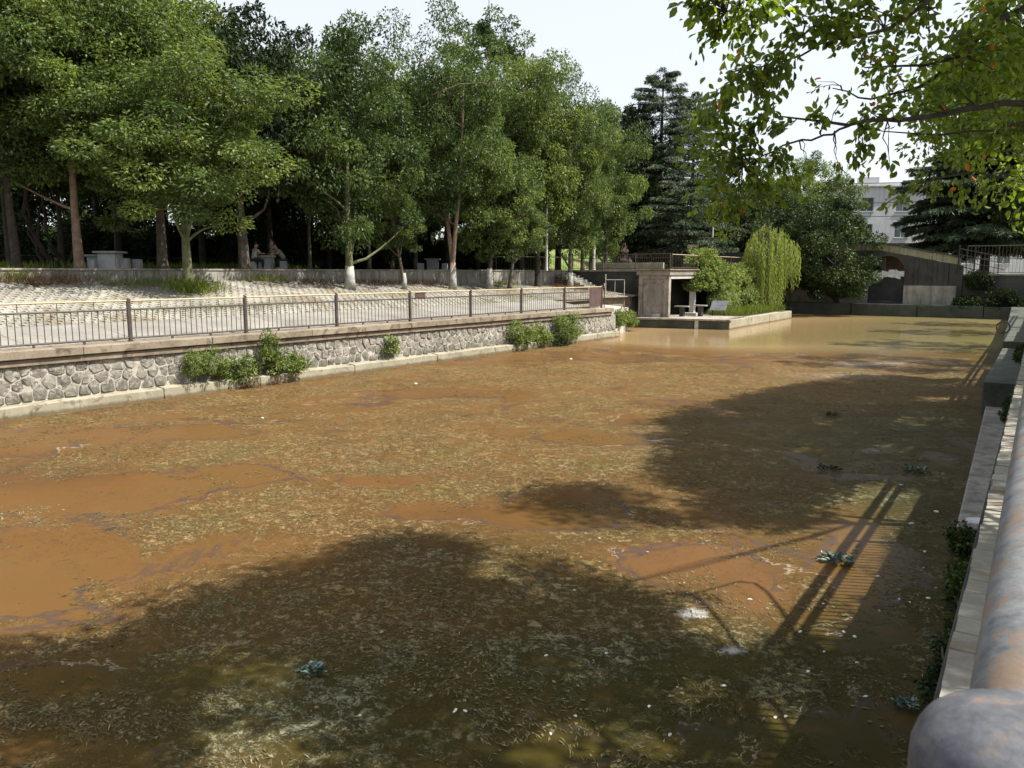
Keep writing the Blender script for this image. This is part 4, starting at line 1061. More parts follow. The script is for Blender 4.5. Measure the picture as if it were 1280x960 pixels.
for k in range(270):
    y = -4 + k * .118
    if any(abs(y - q) < .12 for q in (.925, 4.9, 8.9, 12.9, 16.9, 20.9, -3.1)): continue
    inst('bar', bm2, nr, (RX - .02, y - 1, 0))

# ---------------------------------------------------------------- trees
CR = {}
def crown_kind(key, **kw): CR[key] = make_crown(kw.pop('name', 'crown'), **kw)
crown_kind('a', seed=11, R=3.5, H=10, nc=110, per=320, L=.19, Wd=.08, rc=(.55, 1.15), lobes=.4)
crown_kind('b', seed=12, R=3.5, H=10, nc=110, per=320, L=.19, Wd=.08, rc=(.5, 1.15), lobes=.45)
crown_kind('c', seed=13, R=3.0, H=8.5, nc=120, per=230, L=.20, Wd=.085, rc=(.45, .9), lobes=.3, taper=.4)
crown_kind('d', seed=14, R=2.2, H=7.5, nc=80, per=220, L=.19, Wd=.08, rc=(.4, .8), lobes=.3)
crown_kind('e', seed=15, R=3.2, H=9.5, nc=95, per=200, L=.22, Wd=.10, rc=(.4, .8), lobes=.4, bias=.6)
crown_kind('f', seed=16, R=4.2, H=10, nc=150, per=150, L=.30, Wd=.14, rc=(.6, 1.2), mat='leaf_dark')
crown_kind('g', seed=17, R=4.2, H=9, nc=130, per=150, L=.30, Wd=.14, rc=(.6, 1.2), mat='leaf_dark', lobes=.35)
crown_kind('h', seed=18, R=4.4, H=8.5, nc=150, per=210, L=.26, Wd=.09, rc=(.5, 1.0), lobes=.2, bias=.6, taper=.35)
crown_kind('i', seed=19, R=4.4, H=8.5, nc=150, per=230, L=.26, Wd=.09, rc=(.5, 1.0), lobes=.2, bias=.6, taper=.35, mat='leaf_mid')
SIZE = dict(i=(4.4, 8.5), a=(3.5, 10), b=(3.5, 10), c=(3.0, 8.5), d=(2.2, 7.5), e=(3.2, 9.5), f=(4.2, 10), g=(4.2, 9), h=(4.4, 8.5))

def tree(name, label, xy, z0, zc, ztop, R, kind, r0=.16, bark='bark', seed=0, fork=None, group=None, dxy=(0, 0), cat='tree', white=None, nl=16, lean=None):
    """zc..ztop: height range of the crown; dxy: offset of the crown from the foot of the trunk"""
    rng = np.random.default_rng(100 + seed)
    me, C = CR[kind]; Rk, Hk = SIZE[kind]
    sx, sz = R / Rk, (ztop - zc) / Hk
    t = thing(name, label, cat, (xy[0], xy[1], z0), group)
    rz = rng.uniform(0, 6.28)
    co_ = bpy.data.objects.new('crown', me); COL.objects.link(co_); co_.parent = t
    co_.location = (dxy[0], dxy[1], zc - z0); co_.scale = (sx, sx, sz); co_.rotation_euler = (0, 0, rz)
    ca, sa = math.cos(rz), math.sin(rz)
    Cw = np.stack([(C[:, 0] * ca - C[:, 1] * sa) * sx + dxy[0], (C[:, 0] * sa + C[:, 1] * ca) * sx + dxy[1], C[:, 2] * sz], 1)
    m_ = trunk_mb(rng, zc - z0, ztop - zc, Cw, r0, lean if lean else dxy, fork, nl)
    tr_ = bpy.data.objects.new('trunk', m_.mesh('trunk', bark, smooth=True)); COL.objects.link(tr_); tr_.parent = t
    if white:
        w_ = MB().tube([(0, 0, 0), (0.004, 0, white * .5), (lean[0] * .1 if lean else 0, 0, white)], [r0 * 1.6, r0 * 1.27, r0 * 1.12], 10)
        wo_ = bpy.data.objects.new('whitewashed_base', w_.mesh('whitewashed_base', 'whitewash', smooth=True)); COL.objects.link(wo_); wo_.parent = t
    return t

def bz(px_s):           # ground height on the paved slope at offset 8
    return slope_z(px_s, 8) - .03
G1 = 'broad leaved trees planted along the paved slope'
tree('camphor_tree', 'wide bushy tree with a mossy trunk rising from the slope at the far left', (-30.02, 20.13), bz(10.5), 5.6, 13.6, 4.0, 'a', .20, 'bark_green', 1, group=G1, nl=22)
tree('camphor_tree', 'tall tree with a mossy forking trunk behind the middle of the railing', (-29.61, 29.11), bz(19.5), 5.2, 16.8, 3.5, 'b', .20, 'bark_green', 2, group=G1, dxy=(-.2, .3), white=1.2)
tree('young_tree', 'small tree with reddish dead twigs between two taller trees on the slope', (-29.43, 33.08), bz(23.4), 5.0, 8.6, 1.45, 'd', .11, 'bark', 3, group=G1, white=.9, lean=(-.5, -.6), dxy=(-.3, -.3))
tree('camphor_tree', 'slender tree, its pale trunk splitting in two above a whitewashed foot', (-29.25, 37.2), bz(27.6), 6.6, 17.6, 3.5, 'a', .17, 'bark_tan', 4, fork=1.6, group=G1, white=1.3)
tree('camphor_tree', 'dark stemmed leafy tree with a white painted foot at the wall foot', (-29.09, 40.75), bz(31.1), 4.6, 12.5, 2.5, 'c', .17, 'bark_dark', 5, group=G1, white=1.3)
tree('young_tree', 'thin leaning tree in front of the streaked end of the terrace wall', (-28.99, 42.86), bz(33.2), 4.6, 11.0, 1.9, 'd', .13, 'bark', 6, group=G1, lean=(.5, .2), dxy=(.5, .2))
tree('camphor_tree', 'broad high tree with twin dark trunks at the right half of the slope', (-29.97, 47.87), bz(36), 6.0, 19.2, 3.9, 'b', .2, 'bark_dark', 7, group=G1)
tree('camphor_tree', 'leafy tree with a pale foot at the terrace wall corner by the rough steps', (-29.03, 50.93), bz(40.6), 5.3, 17.0, 2.7, 'a', .17, 'bark', 8, group=G1, white=1.2)
tree('camphor_tree', 'rounded bright tree at the right end of the row before the cedar', (-30.34, 59.13), 4.0, 4.9, 18.2, 3.3, 'b', .18, 'bark', 9, group=G1)
tree('camphor_tree', 'narrow green tree squeezed between the last two broad trees', (-29.52, 53.66), 4.0, 5.0, 15.0, 2.2, 'c', .15, 'bark', 10, group=G1)
tree('poplar_tree', 'lighter taller tree standing up above the row against the sky', (-40.69, 57.0), 4.0, 14.0, 26.5, 4.0, 'e', .26, 'bark', 11, dxy=(0, 0))
tree('camphor_tree', 'tree with smooth tan trunk beside the left stone table', (-34.13, 17.76), 4.0, 7.4, 16.5, 3.7, 'a', .19, 'bark_tan', 12)
tree('camphor_tree', 'leftmost tree with a straight dark trunk and high crown', (-34.24, 15.33), 4.0, 7.2, 17.5, 3.6, 'b', .17, 'bark_dark', 13, dxy=(-.4, -.4))
tree('camphor_tree', 'grey trunked tree right of the left stone table with a high crown', (-34.45, 21.8), 4.0, 7.0, 18.5, 4.4, 'a', .22, 'bark', 14)
tree('camphor_tree', 'thick grey trunked tree in front of the seated people', (-32.99, 25.27), 4.0, 7.2, 16.0, 3.4, 'f', .25, 'bark', 15)
tree('slim_tree', 'slim pale stemmed tree just right of the seated people', (-33.58, 30.04), 4.0, 7.0, 14.5, 2.6, 'c', .10, 'bark', 16)
tree('slim_tree', 'slim tree with a pale stem behind the mossy forked tree', (-34.33, 35.44), 4.0, 6.6, 14.0, 2.6, 'c', .12, 'bark', 17)
tree('slim_tree', 'straight slim tree immediately left of the small stone table', (-34.15, 39.54), 4.0, 6.8, 15.5, 2.8, 'g', .14, 'bark', 18)
tree('slim_tree', 'stout tree trunk with a pale base behind the whitewashed trees', (-32.68, 49.92), 4.0, 6.2, 15.5, 2.6, 'c', .2, 'bark', 19)
# multi-stemmed dark tree at the left
mt = tree('spreading_tree', 'dark tree with several bent stems in the shade at the left', (-37.1, 18.51), 4.0, 7.2, 13.0, 3.2, 'g', .14, 'bark_dark', 20)
ms = MB(); rr_ = np.random.default_rng(5)
for k in range(6): limb(ms, (rr_.uniform(-.2, .2), rr_.uniform(-.2, .2), 0), (rr_.uniform(-2.4, 2.4), rr_.uniform(-1.5, 1.5), 4.2 + rr_.uniform(-.5, 1)), .11, .04, rr_, 6, .14, 6)
so_ = bpy.data.objects.new('side_stems', ms.mesh('side_stems', 'bark_dark')); COL.objects.link(so_); so_.parent = mt
# the wood behind: rows of dark evergreens, trunks and crowns shared
wood = 'dark evergreen trees of the wood behind the terrace'
wt_ = [trunk_mb(np.random.default_rng(60 + q), 5.2, 10, CR['f' if q % 2 else 'g'][1], .2, nl=8).mesh('trunk', 'bark_dark', smooth=True) for q in range(3)]
rw_ = np.random.default_rng(21)
def wood_tree(x, y, z0, kind, q, sc, szz, dz, label, group):
    t = thing('evergreen_tree', label, 'tree', (x, y, z0), group)
    o_ = inst('crown', CR[kind][0], t, (0, 0, 3.6 + dz), (0, 0, rw_.uniform(0, 6.28)), (sc, sc, szz))
    inst('trunk', wt_[q], t, (0, 0, 0), (0, 0, rw_.uniform(0, 6)), (.9, .9, .9))
for row, (o, stp, z0) in enumerate(((17, 5.0, 4.0), (21.5, 5.2, 4.0), (27, 5.6, 5.2), (34, 6.5, 6.5), (43, 8, 6.6))):
    s = 1.0 + row * 1.5 if row < 2 else -2.0 + row
    while s < 66 - row * 2:
        if not ((row == 2 and s < 16) or (row == 3 and s < 15) or (row == 1 and s < 9)):
            p_ = bw(s + rw_.uniform(-.9, .9), o + rw_.uniform(-1, 1))
            wood_tree(p_[0], p_[1], z0, 'fg'[rw_.integers(2)], int(rw_.integers(3)), rw_.uniform(.85, 1.15), rw_.uniform(.85, 1.2), rw_.uniform(-.3, .6) + (1.0 if row < 2 and s < 14 else -3.0 if row == 4 else -1.2 if row == 3 else 0),
                      'dark evergreen tree in the deep shade of the wood behind the terrace' if row < 2 else 'dark evergreen tree at the back of the wood beyond the grass bank', wood if row < 2 else 'trees at the back of the wood')
        s += stp * rw_.uniform(.85, 1.15)
# shrubs
def shrub_mesh(name, seed, rx, ry, rz, n, per, L, Wd, mat='shrub_leaf', rc=(.12, .25), droop=.1):
    r_ = np.random.default_rng(seed)
    u = unit(r_, n); rad = r_.uniform(.2, 1, n)[:, None] ** .5
    C = u * rad * np.array([rx, ry, rz]); C[:, 2] = np.abs(C[:, 2] + rz * .5)
    P_, D_, t_ = clump_leaves(r_, C, r_.uniform(rc[0], rc[1], n), per, .8, droop)
    P_[:, 2] = np.maximum(P_[:, 2], -.1)
    return leaf_mesh(name, mat, P_, D_, L * r_.uniform(.7, 1.3, len(P_)), Wd, t_ + .05, r_)
und = [shrub_mesh('foliage', 31 + k, 2.3, 1.8, 1.7, 60, 90, .24, .10, 'leaf_dark', (.4, .8)) for k in range(2)]
stmM = MB()
for k in range(7): stmM.tube([(0, 0, 0), (math.cos(k * .9) * .5, math.sin(k * .9) * .5, 1.2), (math.cos(k * .9) * 1.0, math.sin(k * .9) * .9, 2.2)], [.05, .035, .015], 5)
stM = stmM.mesh('stem', 'bark_dark')
k = 0
for o, s0_, s1_, stp in ((23.0, 9.5, 60, 3.1), (19, 21, 52, 3.6)):
    s = s0_
    while s < s1_:
        p_ = bw(s, o + rw_.uniform(-.8, .8)); t = thing('shrub', 'dark leafy shrub in the shade under the trees at the back of the terrace', 'shrub', (p_[0], p_[1], 4.0), 'understorey shrubs behind the terrace')
        inst('foliage', und[k % 2], t, (0, 0, .3), (0, 0, rw_.uniform(0, 6)), (rw_.uniform(.8, 1.15),) * 2 + (rw_.uniform(.75, 1.3),)); inst('stem', stM, t, (0, 0, 0)); k += 1
        s += stp * rw_.uniform(.8, 1.2)

# cedars
def cedar(name, label, xy, z0, zb, ztop, R, seed, r0=.35, boughs=6, per=150, dens=1.5, ns=1.0):
    r_ = np.random.default_rng(seed); t = thing(name, label, 'tree', (xy[0], xy[1], z0))
    tm_ = MB(); H = ztop - z0
    tm_.tube([(0, 0, 0), (0, 0, .4), (0, 0, H * .5), (.1, 0, H * .98)], [r0 * 1.4, r0, r0 * .62, .04], 12)
    PP, DD, TT = [], [], []
    lv = np.arange(zb - z0, H - .3, .70)
    for z in lv:
        f = (z - lv[0]) / (H - lv[0])
        for b_ in range(boughs):
            a = r_.uniform(0, 6.28); ln = R * (1 - .82 * f ** 2.0) * (.8 + .2 * min(1, 3 * f)) * r_.uniform(.6, 1.15) + .35
            rise = r_.uniform(.0, .14) + .35 * f
            def path(u_): return np.stack([np.cos(a) * ln * u_, np.sin(a) * ln * u_, z + ln * (rise * u_ - .20 * u_ ** 2.2)], -1)
            tm_.tube([tuple(path(q)) for q in (0.0, .35, .7, .95)], [max(.02, .09 * (1 - f)), .05 * (1.1 - f), .03, .012], 5, cap=False)
            n_ = int(dens * per * (0.35 + .65 * ln / R))
            u_ = r_.uniform(.12, 1.0, n_) ** .75
            c_ = path(u_)
            wd = ln * .27 * np.sin(np.pi * np.clip(u_, 0, 1) ** .8) + .1
            lat = r_.normal(0, .5, n_) * wd
            sd_ = np.array([-math.sin(a), math.cos(a), 0])
            P_ = c_ + sd_ * lat[:, None]; P_[:, 2] += r_.normal(0, .06, n_) - .22 * np.abs(lat) - .05
            Dd = np.stack([np.cos(a) * np.ones(n_), np.sin(a) * np.ones(n_), np.zeros(n_)], -1) * .7 + sd_ * np.sign(lat)[:, None] * .6 + r_.normal(0, .3, (n_, 3)); Dd[:, 2] -= .35 + r_.uniform(0, .5, n_)
            PP.append(P_); DD.append(Dd); TT.append(.4 + .25 * (u_ - .5) + r_.normal(0, .12, n_) + r_.uniform(-.1, .1))
    P_ = np.concatenate(PP); D_ = np.concatenate(DD); T_ = np.concatenate(TT)
    me_ = leaf_mesh('crown', 'needle', P_, D_, ns * r_.uniform(.22, .45, len(P_)), .06 * ns, T_, r_)
    o_ = bpy.data.objects.new('crown', me_); COL.objects.link(o_); o_.parent = t
    o2 = bpy.data.objects.new('trunk', tm_.mesh('trunk', 'bark_dark')); COL.objects.link(o2); o2.parent = t
    return t
cedar('cedar_tree', 'tall blue green cedar with layered boughs behind the shelter', (-32.41, 74.6), 4.0, 6.0, 23.4, 5.8, 41, .38, 8, 230)
cedar('cedar_tree', 'second blue green cedar leaning in behind the overhanging leaves', (-31.22, 80.23), 4.0, 6.0, 22.2, 5.6, 42, .3, 8, 230)
cedar('cedar_tree', 'shorter cedar peak leaning out left of the tall layered one', (-35.28, 75.08), 4.0, 6.0, 20.8, 4.4, 45, .3, 7, 200)
cedar('cedar_tree', 'low spreading cedar boughs by the cream sign behind the railing', (-28.12, 70.26), 4.0, 6.2, 12.5, 4.6, 43, .2, 7, 170)
cedar('cedar_tree', 'big dark cedar in front of the white building at the right', (-5.93, 109.27), 3.6, 7.0, 21.5, 10.5, 44, .55, 9, 700, ns=1.9)
# garden trees behind the end wall
tree('camphor_tree', 'rounded green tree top left of the white building', (-25.57, 108.12), 3.6, 7.5, 18.3, 5.4, 'h', .3, 'bark', 51)
tree('camphor_tree', 'loose green tree behind the overhanging leaves and willow', (-28.78, 98.73), 3.6, 7.0, 17.0, 5.0, 'a', .3, 'bark', 52)
tree('drooping_tree', 'dense dome shaped tree hanging over the end wall right of the willow', (-15.9, 77.9), 1.0, 1.5, 10.6, 4.7, 'i', .22, 'bark_dark', 53, dxy=(-.3, -1.2))
tree('drooping_tree', 'dark low tree filling the corner between the willow and the dome shaped tree', (-20.6, 77.6), 1.0, 2.2, 9.2, 3.4, 'g', .2, 'bark_dark', 54, dxy=(0, -.8))
for px_, (x, y), zc, zt, R_k, kd, lb in ((0, (-29.53, 86.18), 4.2, 14, 4.2, 'f', 'dark tree in deep shade between the cedar and the willow'), (0, (-27.18, 90.17), 4.0, 12, 4.0, 'g', 'dark tree in deep shade directly behind the willow'),
                          (0, (-26.03, 95.76), 3.0, 12, 4.2, 'f', 'dark tree in deep shade right behind the willow top'), (0, (-40.67, 88.34), 4.5, 13, 4.6, 'g', 'dark tree seen low between the camphor row and the cedar'),
                          (0, (-36.99, 76.35), 4.5, 12, 3.8, 'c', 'mid green tree glowing behind the garden rock')):
    tree('shade_tree', lb, (x, y), 3.6, zc, zt, R_k, kd, .2, 'bark_dark', int(x * 7) % 90)
tree('camphor_tree', 'green tree at the extreme right behind the iron fence', (-0.98, 105.37), 3.6, 5.5, 17, 4.2, 'h', .25, 'bark', 55)
# far treeline closing the view
r_ = np.random.default_rng(77)
Cf = []
for ang in np.linspace(-64, 38, 300):
    for q in range(7):
        d = 150 + r_.uniform(-6, 6); a = R_(ang + r_.uniform(-.3, .3)) ; Cf.append((d * math.sin(a + 0), d * math.cos(a), 4 + r_.uniform(0, 1) * (9 + 3 * math.sin(ang * .7) + 2 * math.sin(ang * 2.3))))
Cf = np.array(Cf); P_, D_, t_ = clump_leaves(r_, Cf, r_.uniform(1.2, 2.4, len(Cf)), 80)
o_ = bpy.data.objects.new('far_treeline', leaf_mesh('far_treeline', 'leaf_dark', P_, D_, .9, .45, t_ + .15, r_)); COL.objects.link(o_); tag(o_, kind='stuff')

# willow on the platform
wx, wy = (-20.37, 68.27)
wl = thing('willow_tree', 'small bright yellow green weeping willow on the tip of the platform', 'willow', (wx, wy, .7))
r_ = np.random.default_rng(91); tm_ = MB()
tm_.tube([(0, 0, -.1), (.05, 0, .5), (.28, .1, 1.6), (.5, .2, 3.0), (.9, .3, 4.6)], [.2, .15, .13, .11, .06], 10)
PP, DD, TT = [], [], []
ax, ay = .72, .4                       # crown centre to the right of the foot
for k in range(330):
    a = r_.uniform(0, 6.28); rr_k = 2.05 * math.sqrt(r_.uniform(0.02, 1)) * (1 + .16 * math.sin(3 * a) + .1 * math.sin(5 * a + 1)) * r_.uniform(.85, 1.12)
    top = 7.1 - .50 * rr_k ** 1.55 + r_.uniform(-1.3, .45); bot = max(.5, 1.6 - .2 * rr_k + r_.uniform(-.9, 1.0) + (1.6 if (k * 7) % 5 < 2 else 0) + 1.2 * math.sin(2 * a + 1))
    if k < 90: tm_.tube([(.7, .3, 3.6 + r_.uniform(-.6, .9)), (ax + math.cos(a) * rr_k * .55, ay + math.sin(a) * rr_k * .55, top - .1), (ax + math.cos(a) * rr_k, ay + math.sin(a) * rr_k, top - .3)], [.03, .02, .008], 4, cap=False)
    n_ = int(max(6, (top - bot) * 15)); zz_ = np.linspace(top, bot, n_)
    x0, y0 = ax + math.cos(a) * rr_k, ay + math.sin(a) * rr_k; sw = r_.normal(0, .12, 2)
    u_ = (top - zz_) / (top - bot + .01)
    P_ = np.stack([x0 + sw[0] * u_ + .25 * math.cos(a) * np.sin(u_ * 1.5) + r_.normal(0, .05, n_), y0 + sw[1] * u_ + .25 * math.sin(a) * np.sin(u_ * 1.5) + r_.normal(0, .05, n_), zz_], 1)
    Dd = np.stack([r_.normal(0, .28, n_), r_.normal(0, .28, n_), -np.ones(n_)], 1)
    PP.append(P_); DD.append(Dd); TT.append(np.full(n_, .5 + r_.uniform(-.22, .22)) + r_.normal(0, .08, n_))
P_ = np.concatenate(PP)
o_ = bpy.data.objects.new('crown', leaf_mesh('crown', 'willow_leaf', P_, np.concatenate(DD), .24, .055, np.concatenate(TT), r_)); COL.objects.link(o_); o_.parent = wl
o_ = bpy.data.objects.new('trunk', tm_.mesh('trunk', 'bark_dark')); COL.objects.link(o_); o_.parent = wl

# creeper over the shelter roof and the shrubs in front of it
def bush(name, label, x, y, z, rx, ry, rz, n, per, L, Wd, seed, mat='shrub_leaf', rc=(.25, .5), cat='shrub', droop=.1, group=None, stems=True):
    t = thing(name, label, cat, (x, y, z), group)
    o_ = bpy.data.objects.new('foliage', shrub_mesh('foliage', seed, rx, ry, rz, n, per, L, Wd, mat, rc, droop)); COL.objects.link(o_); o_.parent = t
    if stems:
        r_ = np.random.default_rng(seed); m_ = MB()
        for k in range(7):
            a = r_.uniform(0, 6.28); m_.tube([(r_.normal() * .05, r_.normal() * .05, -.1), (math.cos(a) * rx * .4, math.sin(a) * ry * .4, rz * .6), (math.cos(a) * rx * .7, math.sin(a) * ry * .7, rz * 1.2)], [.03, .02, .008], 5)
        s_ = bpy.data.objects.new('stem', m_.mesh('stem', 'bark')); COL.objects.link(s_); s_.parent = t
    return t
bush('creeper', 'leafy creeper mounded over the right edge of the shelter roof', -21.9, 59.8, 2.7, 1.2, 3.3, 1.6, 120, 110, .20, .12, 201, rc=(.3, .55), cat='creeper')
bush('creeper', 'paler creeper top rising above the pale topped railing', -22.2, 59.6, 4.2, .9, 2.4, .95, 60, 110, .20, .12, 202, rc=(.25, .5), cat='creeper')
bush('creeper', 'far half of the roof creeper falling toward the willow', -21.4, 65.2, 1.8, 1.1, 3.4, 1.9, 120, 110, .20, .12, 203, rc=(.3, .55), cat='creeper')
bush('hanging_shrub', 'grey green shrub hanging down in front of the shelter bay', -20.9, 61.0, .9, .8, 2.4, 1.5, 70, 110, .17, .06, 204, rc=(.25, .5), droop=.9)
bush('hanging_shrub', 'shrub with pale variegated leaves beside the willow trunk', -20.3, 65.3, .8, .8, 1.6, 1.3, 60, 110, .17, .07, 205, rc=(.25, .5), droop=.7)
def grass_mesh(name, seed, pts, h, wd=.03, mat='grass', lean=.35):
    r_ = np.random.default_rng(seed); P_ = np.array(pts, float); n = len(P_)
    D_ = np.stack([r_.normal(0, lean, n), r_.normal(0, lean, n), np.ones(n)], 1)
    return leaf_mesh(name, mat, P_, D_, h * r_.uniform(.5, 1.2, n), wd, .5 + r_.normal(0, .18, n), r_, fold=.3)
r_ = np.random.default_rng(6)
pg = [(r_.uniform(-20.6, -18.1), r_.uniform(56.5, 69), .66) for _ in range(5500)]
o_ = bpy.data.objects.new('platform_grass', grass_mesh('platform_grass', 61, pg, .62, .04)); COL.objects.link(o_); tag(o_, kind='stuff')
# lawn grass on the bank, seen at the left between trunks
pg = []
for _ in range(9000):
    s_, o_k = r_.uniform(-14, 22), r_.uniform(13, 24.5); p_ = bw(s_, o_k); pg.append((p_[0], p_[1], 3.98 + (max(0, o_k - 24) * .29)))
o_ = bpy.data.objects.new('terrace_grass', grass_mesh('terrace_grass', 62, pg, .45, .05)); COL.objects.link(o_); tag(o_, kind='stuff')

for k, (x, rx_, rz_, lb) in enumerate(((-5.2, .9, .6, 'dark bush on the ledge under the low wall right of the ramp foot'), (-2.6, 1.4, .9, 'dark bush at the far right corner of the pond'))):
    bush('ledge_shrub', lb, x, 77.6, .95, rx_, .6, rz_, 60, 90, .2, .09, 230 + k, 'leaf_dark', (.25, .5))
bush('ledge_shrub', 'dark bush hanging from the top of the low wall by the gate', -4.6, 78.3, 2.7, 1.0, .5, .8, 50, 90, .2, .09, 240, 'leaf_dark', (.2, .45), droop=.8)
# weeds on the stone wall, positions along the bank
def bank_bush(label, sz_, o, rx, ry, rz, n, per, L, Wd, seed, mat='shrub_leaf', rc=(.08, .2), droop=.2, name='wall_shrub'):
    p_ = bw(sz_[0], o, sz_[1])
    return bush(name, label, p_[0], p_[1], p_[2] - .12, rx * 1.15, ry * 1.5, rz * 1.4, int(n * .85), int(per * .9), L * 1.05, Wd * .9, seed, mat, rc, 'shrub', droop)
bank_bush('fluffy pale green bush growing out of the stone wall near the left', (6.14, 0.79), .12, .45, .62, .36, 60, 130, .07, .03, 301, rc=(.12, .24))
bank_bush('dark leaved mixed bush with bare stems on the wall right of the fluffy bush', (7.43, 0.42), .12, .35, .55, .38, 40, 90, .09, .05, 302, rc=(.1, .25))
bank_bush('bright upright weed standing over the coping behind the wall bushes', (8.67, 0.71), .1, .28, .32, .62, 40, 90, .10, .045, 303, rc=(.1, .22), droop=-.3)
bank_bush('low trailing bush with dry yellow stalks at the right of the wall bushes', (9.34, 0.5), .1, .35, .62, .32, 44, 90, .09, .05, 304, rc=(.1, .22))
bank_bush('dead brown brush under the wall bushes reaching the footing', (8.1, 0.01), -.02, .3, .75, .22, 30, 70, .10, .015, 305, 'dead_leaf', rc=(.1, .22))
bank_bush('small green weed tuft stuck in the middle of the stone wall', (14.46, 0.79), .15, .2, .3, .28, 16, 80, .10, .05, 306, rc=(.1, .2))
bank_bush('leafy wall bush with yellowish leaves right of the middle of the wall', (23.63, 0.56), .1, .4, .7, .50, 40, 90, .12, .06, 307, rc=(.15, .3))
bank_bush('narrow green wall bush beside the yellowish one', (25.34, 0.44), .1, .35, .5, .45, 34, 90, .12, .06, 308, rc=(.15, .3))
bank_bush('large feathery bush spilling from the coping down to the water', (27.65, 0.46), .0, .5, .85, .75, 70, 110, .13, .035, 309, rc=(.18, .38))
bank_bush('dark twiggy growth hanging to the water under the feathery bush', (26.79, 0.05), -.1, .35, .6, .42, 34, 80, .14, .03, 310, 'leaf_dark', rc=(.15, .3), droop=1.2)
bank_bush('spreading weed by the foot of the concrete steps', (35.1, 0.87), 1.2, .55, .9, .45, 46, 100, .14, .06, 311, rc=(.18, .35))
bank_bush('rounded dark green weed overhanging the pale end of the bank', (38.28, 0.63), 2.0, .5, .7, .42, 36, 100, .14, .06, 312, rc=(.18, .35))
# weeds and dry stalks along the foot of the terrace wall and round the trunks
def tuft(label, s, o, rx, ry, h, n, seed, mat='grass', name='weeds', wd=.02, lean=.5):
    r_ = np.random.default_rng(seed); z0 = slope_z(s, o)
    p_ = bw(s, o, z0)
    pts = []
    for _ in range(n):
        a, b_ = r_.normal(0, rx), r_.normal(0, ry)
        q = BD * a + BN * b_
        pts.append((q[0], q[1], slope_z(s + a, min(o + b_, 9.9)) - z0))
    ob = bpy.data.objects.new(name, grass_mesh(name, seed, pts, h, wd, mat, lean)); COL.objects.link(ob); ob.location = p_
    return tag(ob, label, 'weeds')
tuft('dry reddish brown weeds at the foot of the terrace wall far left', 5.8, 9.5, 1.0, .25, .6, 420, 401, 'dead_leaf')
tuft('green weed hanging on the terrace wall left of the dry reddish weeds', 4.6, 9.8, .3, .1, .65, 160, 402)
tuft('yellow green weeds round the foot of the mossy left trunk', 10.5, 7.8, .55, .4, .75, 700, 403, wd=.03)
tuft('brown and green weeds left of the mossy left trunk', 9.1, 9.2, .9, .3, .35, 420, 404)
tuft('small green weeds at the wall foot below the seated people', 15.6, 9.6, .7, .2, .5, 300, 405)
tuft('dead red leaves and weeds at the wall foot right of the seated people', 18.3, 9.4, .9, .35, .3, 300, 406, 'dead_leaf')
tuft('yellow grass along the lower edge of the pavers behind the railing', 9.5, 5.2, 2.2, .25, .16, 600, 407)
tuft('reddish dry weeds between the two whitewashed trunks', 26.0, 9.2, 1.4, .4, .4, 420, 408, 'dead_leaf')
tuft('brown leaf drift at the wall foot behind the small reddish tree', 22.6, 9.4, 1.4, .4, .3, 360, 409, 'dead_leaf')
tuft('green weeds at the wall foot near the leaning tree', 34.2, 9.2, 1.2, .4, .45, 420, 410)
tuft('dry yellow weeds on the bare ground by the rough stone steps', 40.5, 7.5, 1.4, 1.2, .4, 700, 411, 'dead_leaf')
tuft('sparse green weeds near the slope foot before the fence end', 30.0, 5.0, 2.5, .6, .15, 400, 412)
# leaves lying on the slope
r_ = np.random.default_rng(44); q_ = []
for _ in range(2600):
    s_, o_k = r_.uniform(-10, 43), 4.1 + 5.8 * r_.uniform(0, 1) ** .6; p_ = bw(s_, o_k); q_.append((p_[0], p_[1], slope_z(s_, o_k) + .012))
q_ = np.array(q_); D_ = np.stack([r_.normal(size=len(q_)), r_.normal(size=len(q_)), r_.normal(0, .1, len(q_))], 1)
o_ = bpy.data.objects.new('fallen_leaves', leaf_mesh('fallen_leaves', 'dead_leaf', q_, D_, .09, .05, r_.uniform(0, 1, len(q_)), r_, nz=np.array([0, 0, 3.0]))); COL.objects.link(o_); tag(o_, kind='stuff')
# green growth hanging on the right bank wall
def rb_bush(label, x, y, z, rx, ry, rz, n, seed, L=.06, mat='leaf_mid'):
    return bush('wall_weeds', label, x, y, z, rx, ry, rz, n, 70, L, L * .55, seed, mat, (.06, .16), 'weeds', .5)
rb_bush('dark green weeds clinging to the bank foot below the near railing', -.55, 10.8, .02, .10, .75, .16, 34, 501)
rb_bush('trailing green weeds on the bank wall nearer the round post', -.50, 8.4, .02, .08, 1.0, .14, 24, 502)
rb_bush('low leafy weeds at the near end of the flat ledge', -.62, 12.3, .1, .16, .35, .22, 26, 503)
rb_bush('green plants growing between the flat ledge and the railing', -.40, 22.5, .4, .08, 1.8, .3, 40, 504, .09)
rb_bush('leafy plants over the raised dark block', -.45, 33.0, .85, .10, 2.2, .3, 40, 505, .1)
rb_bush('faint green leaves floating at the bottom edge beside the round post', -1.05, 4.9, 0.0, .22, .3, .05, 16, 506, .10)

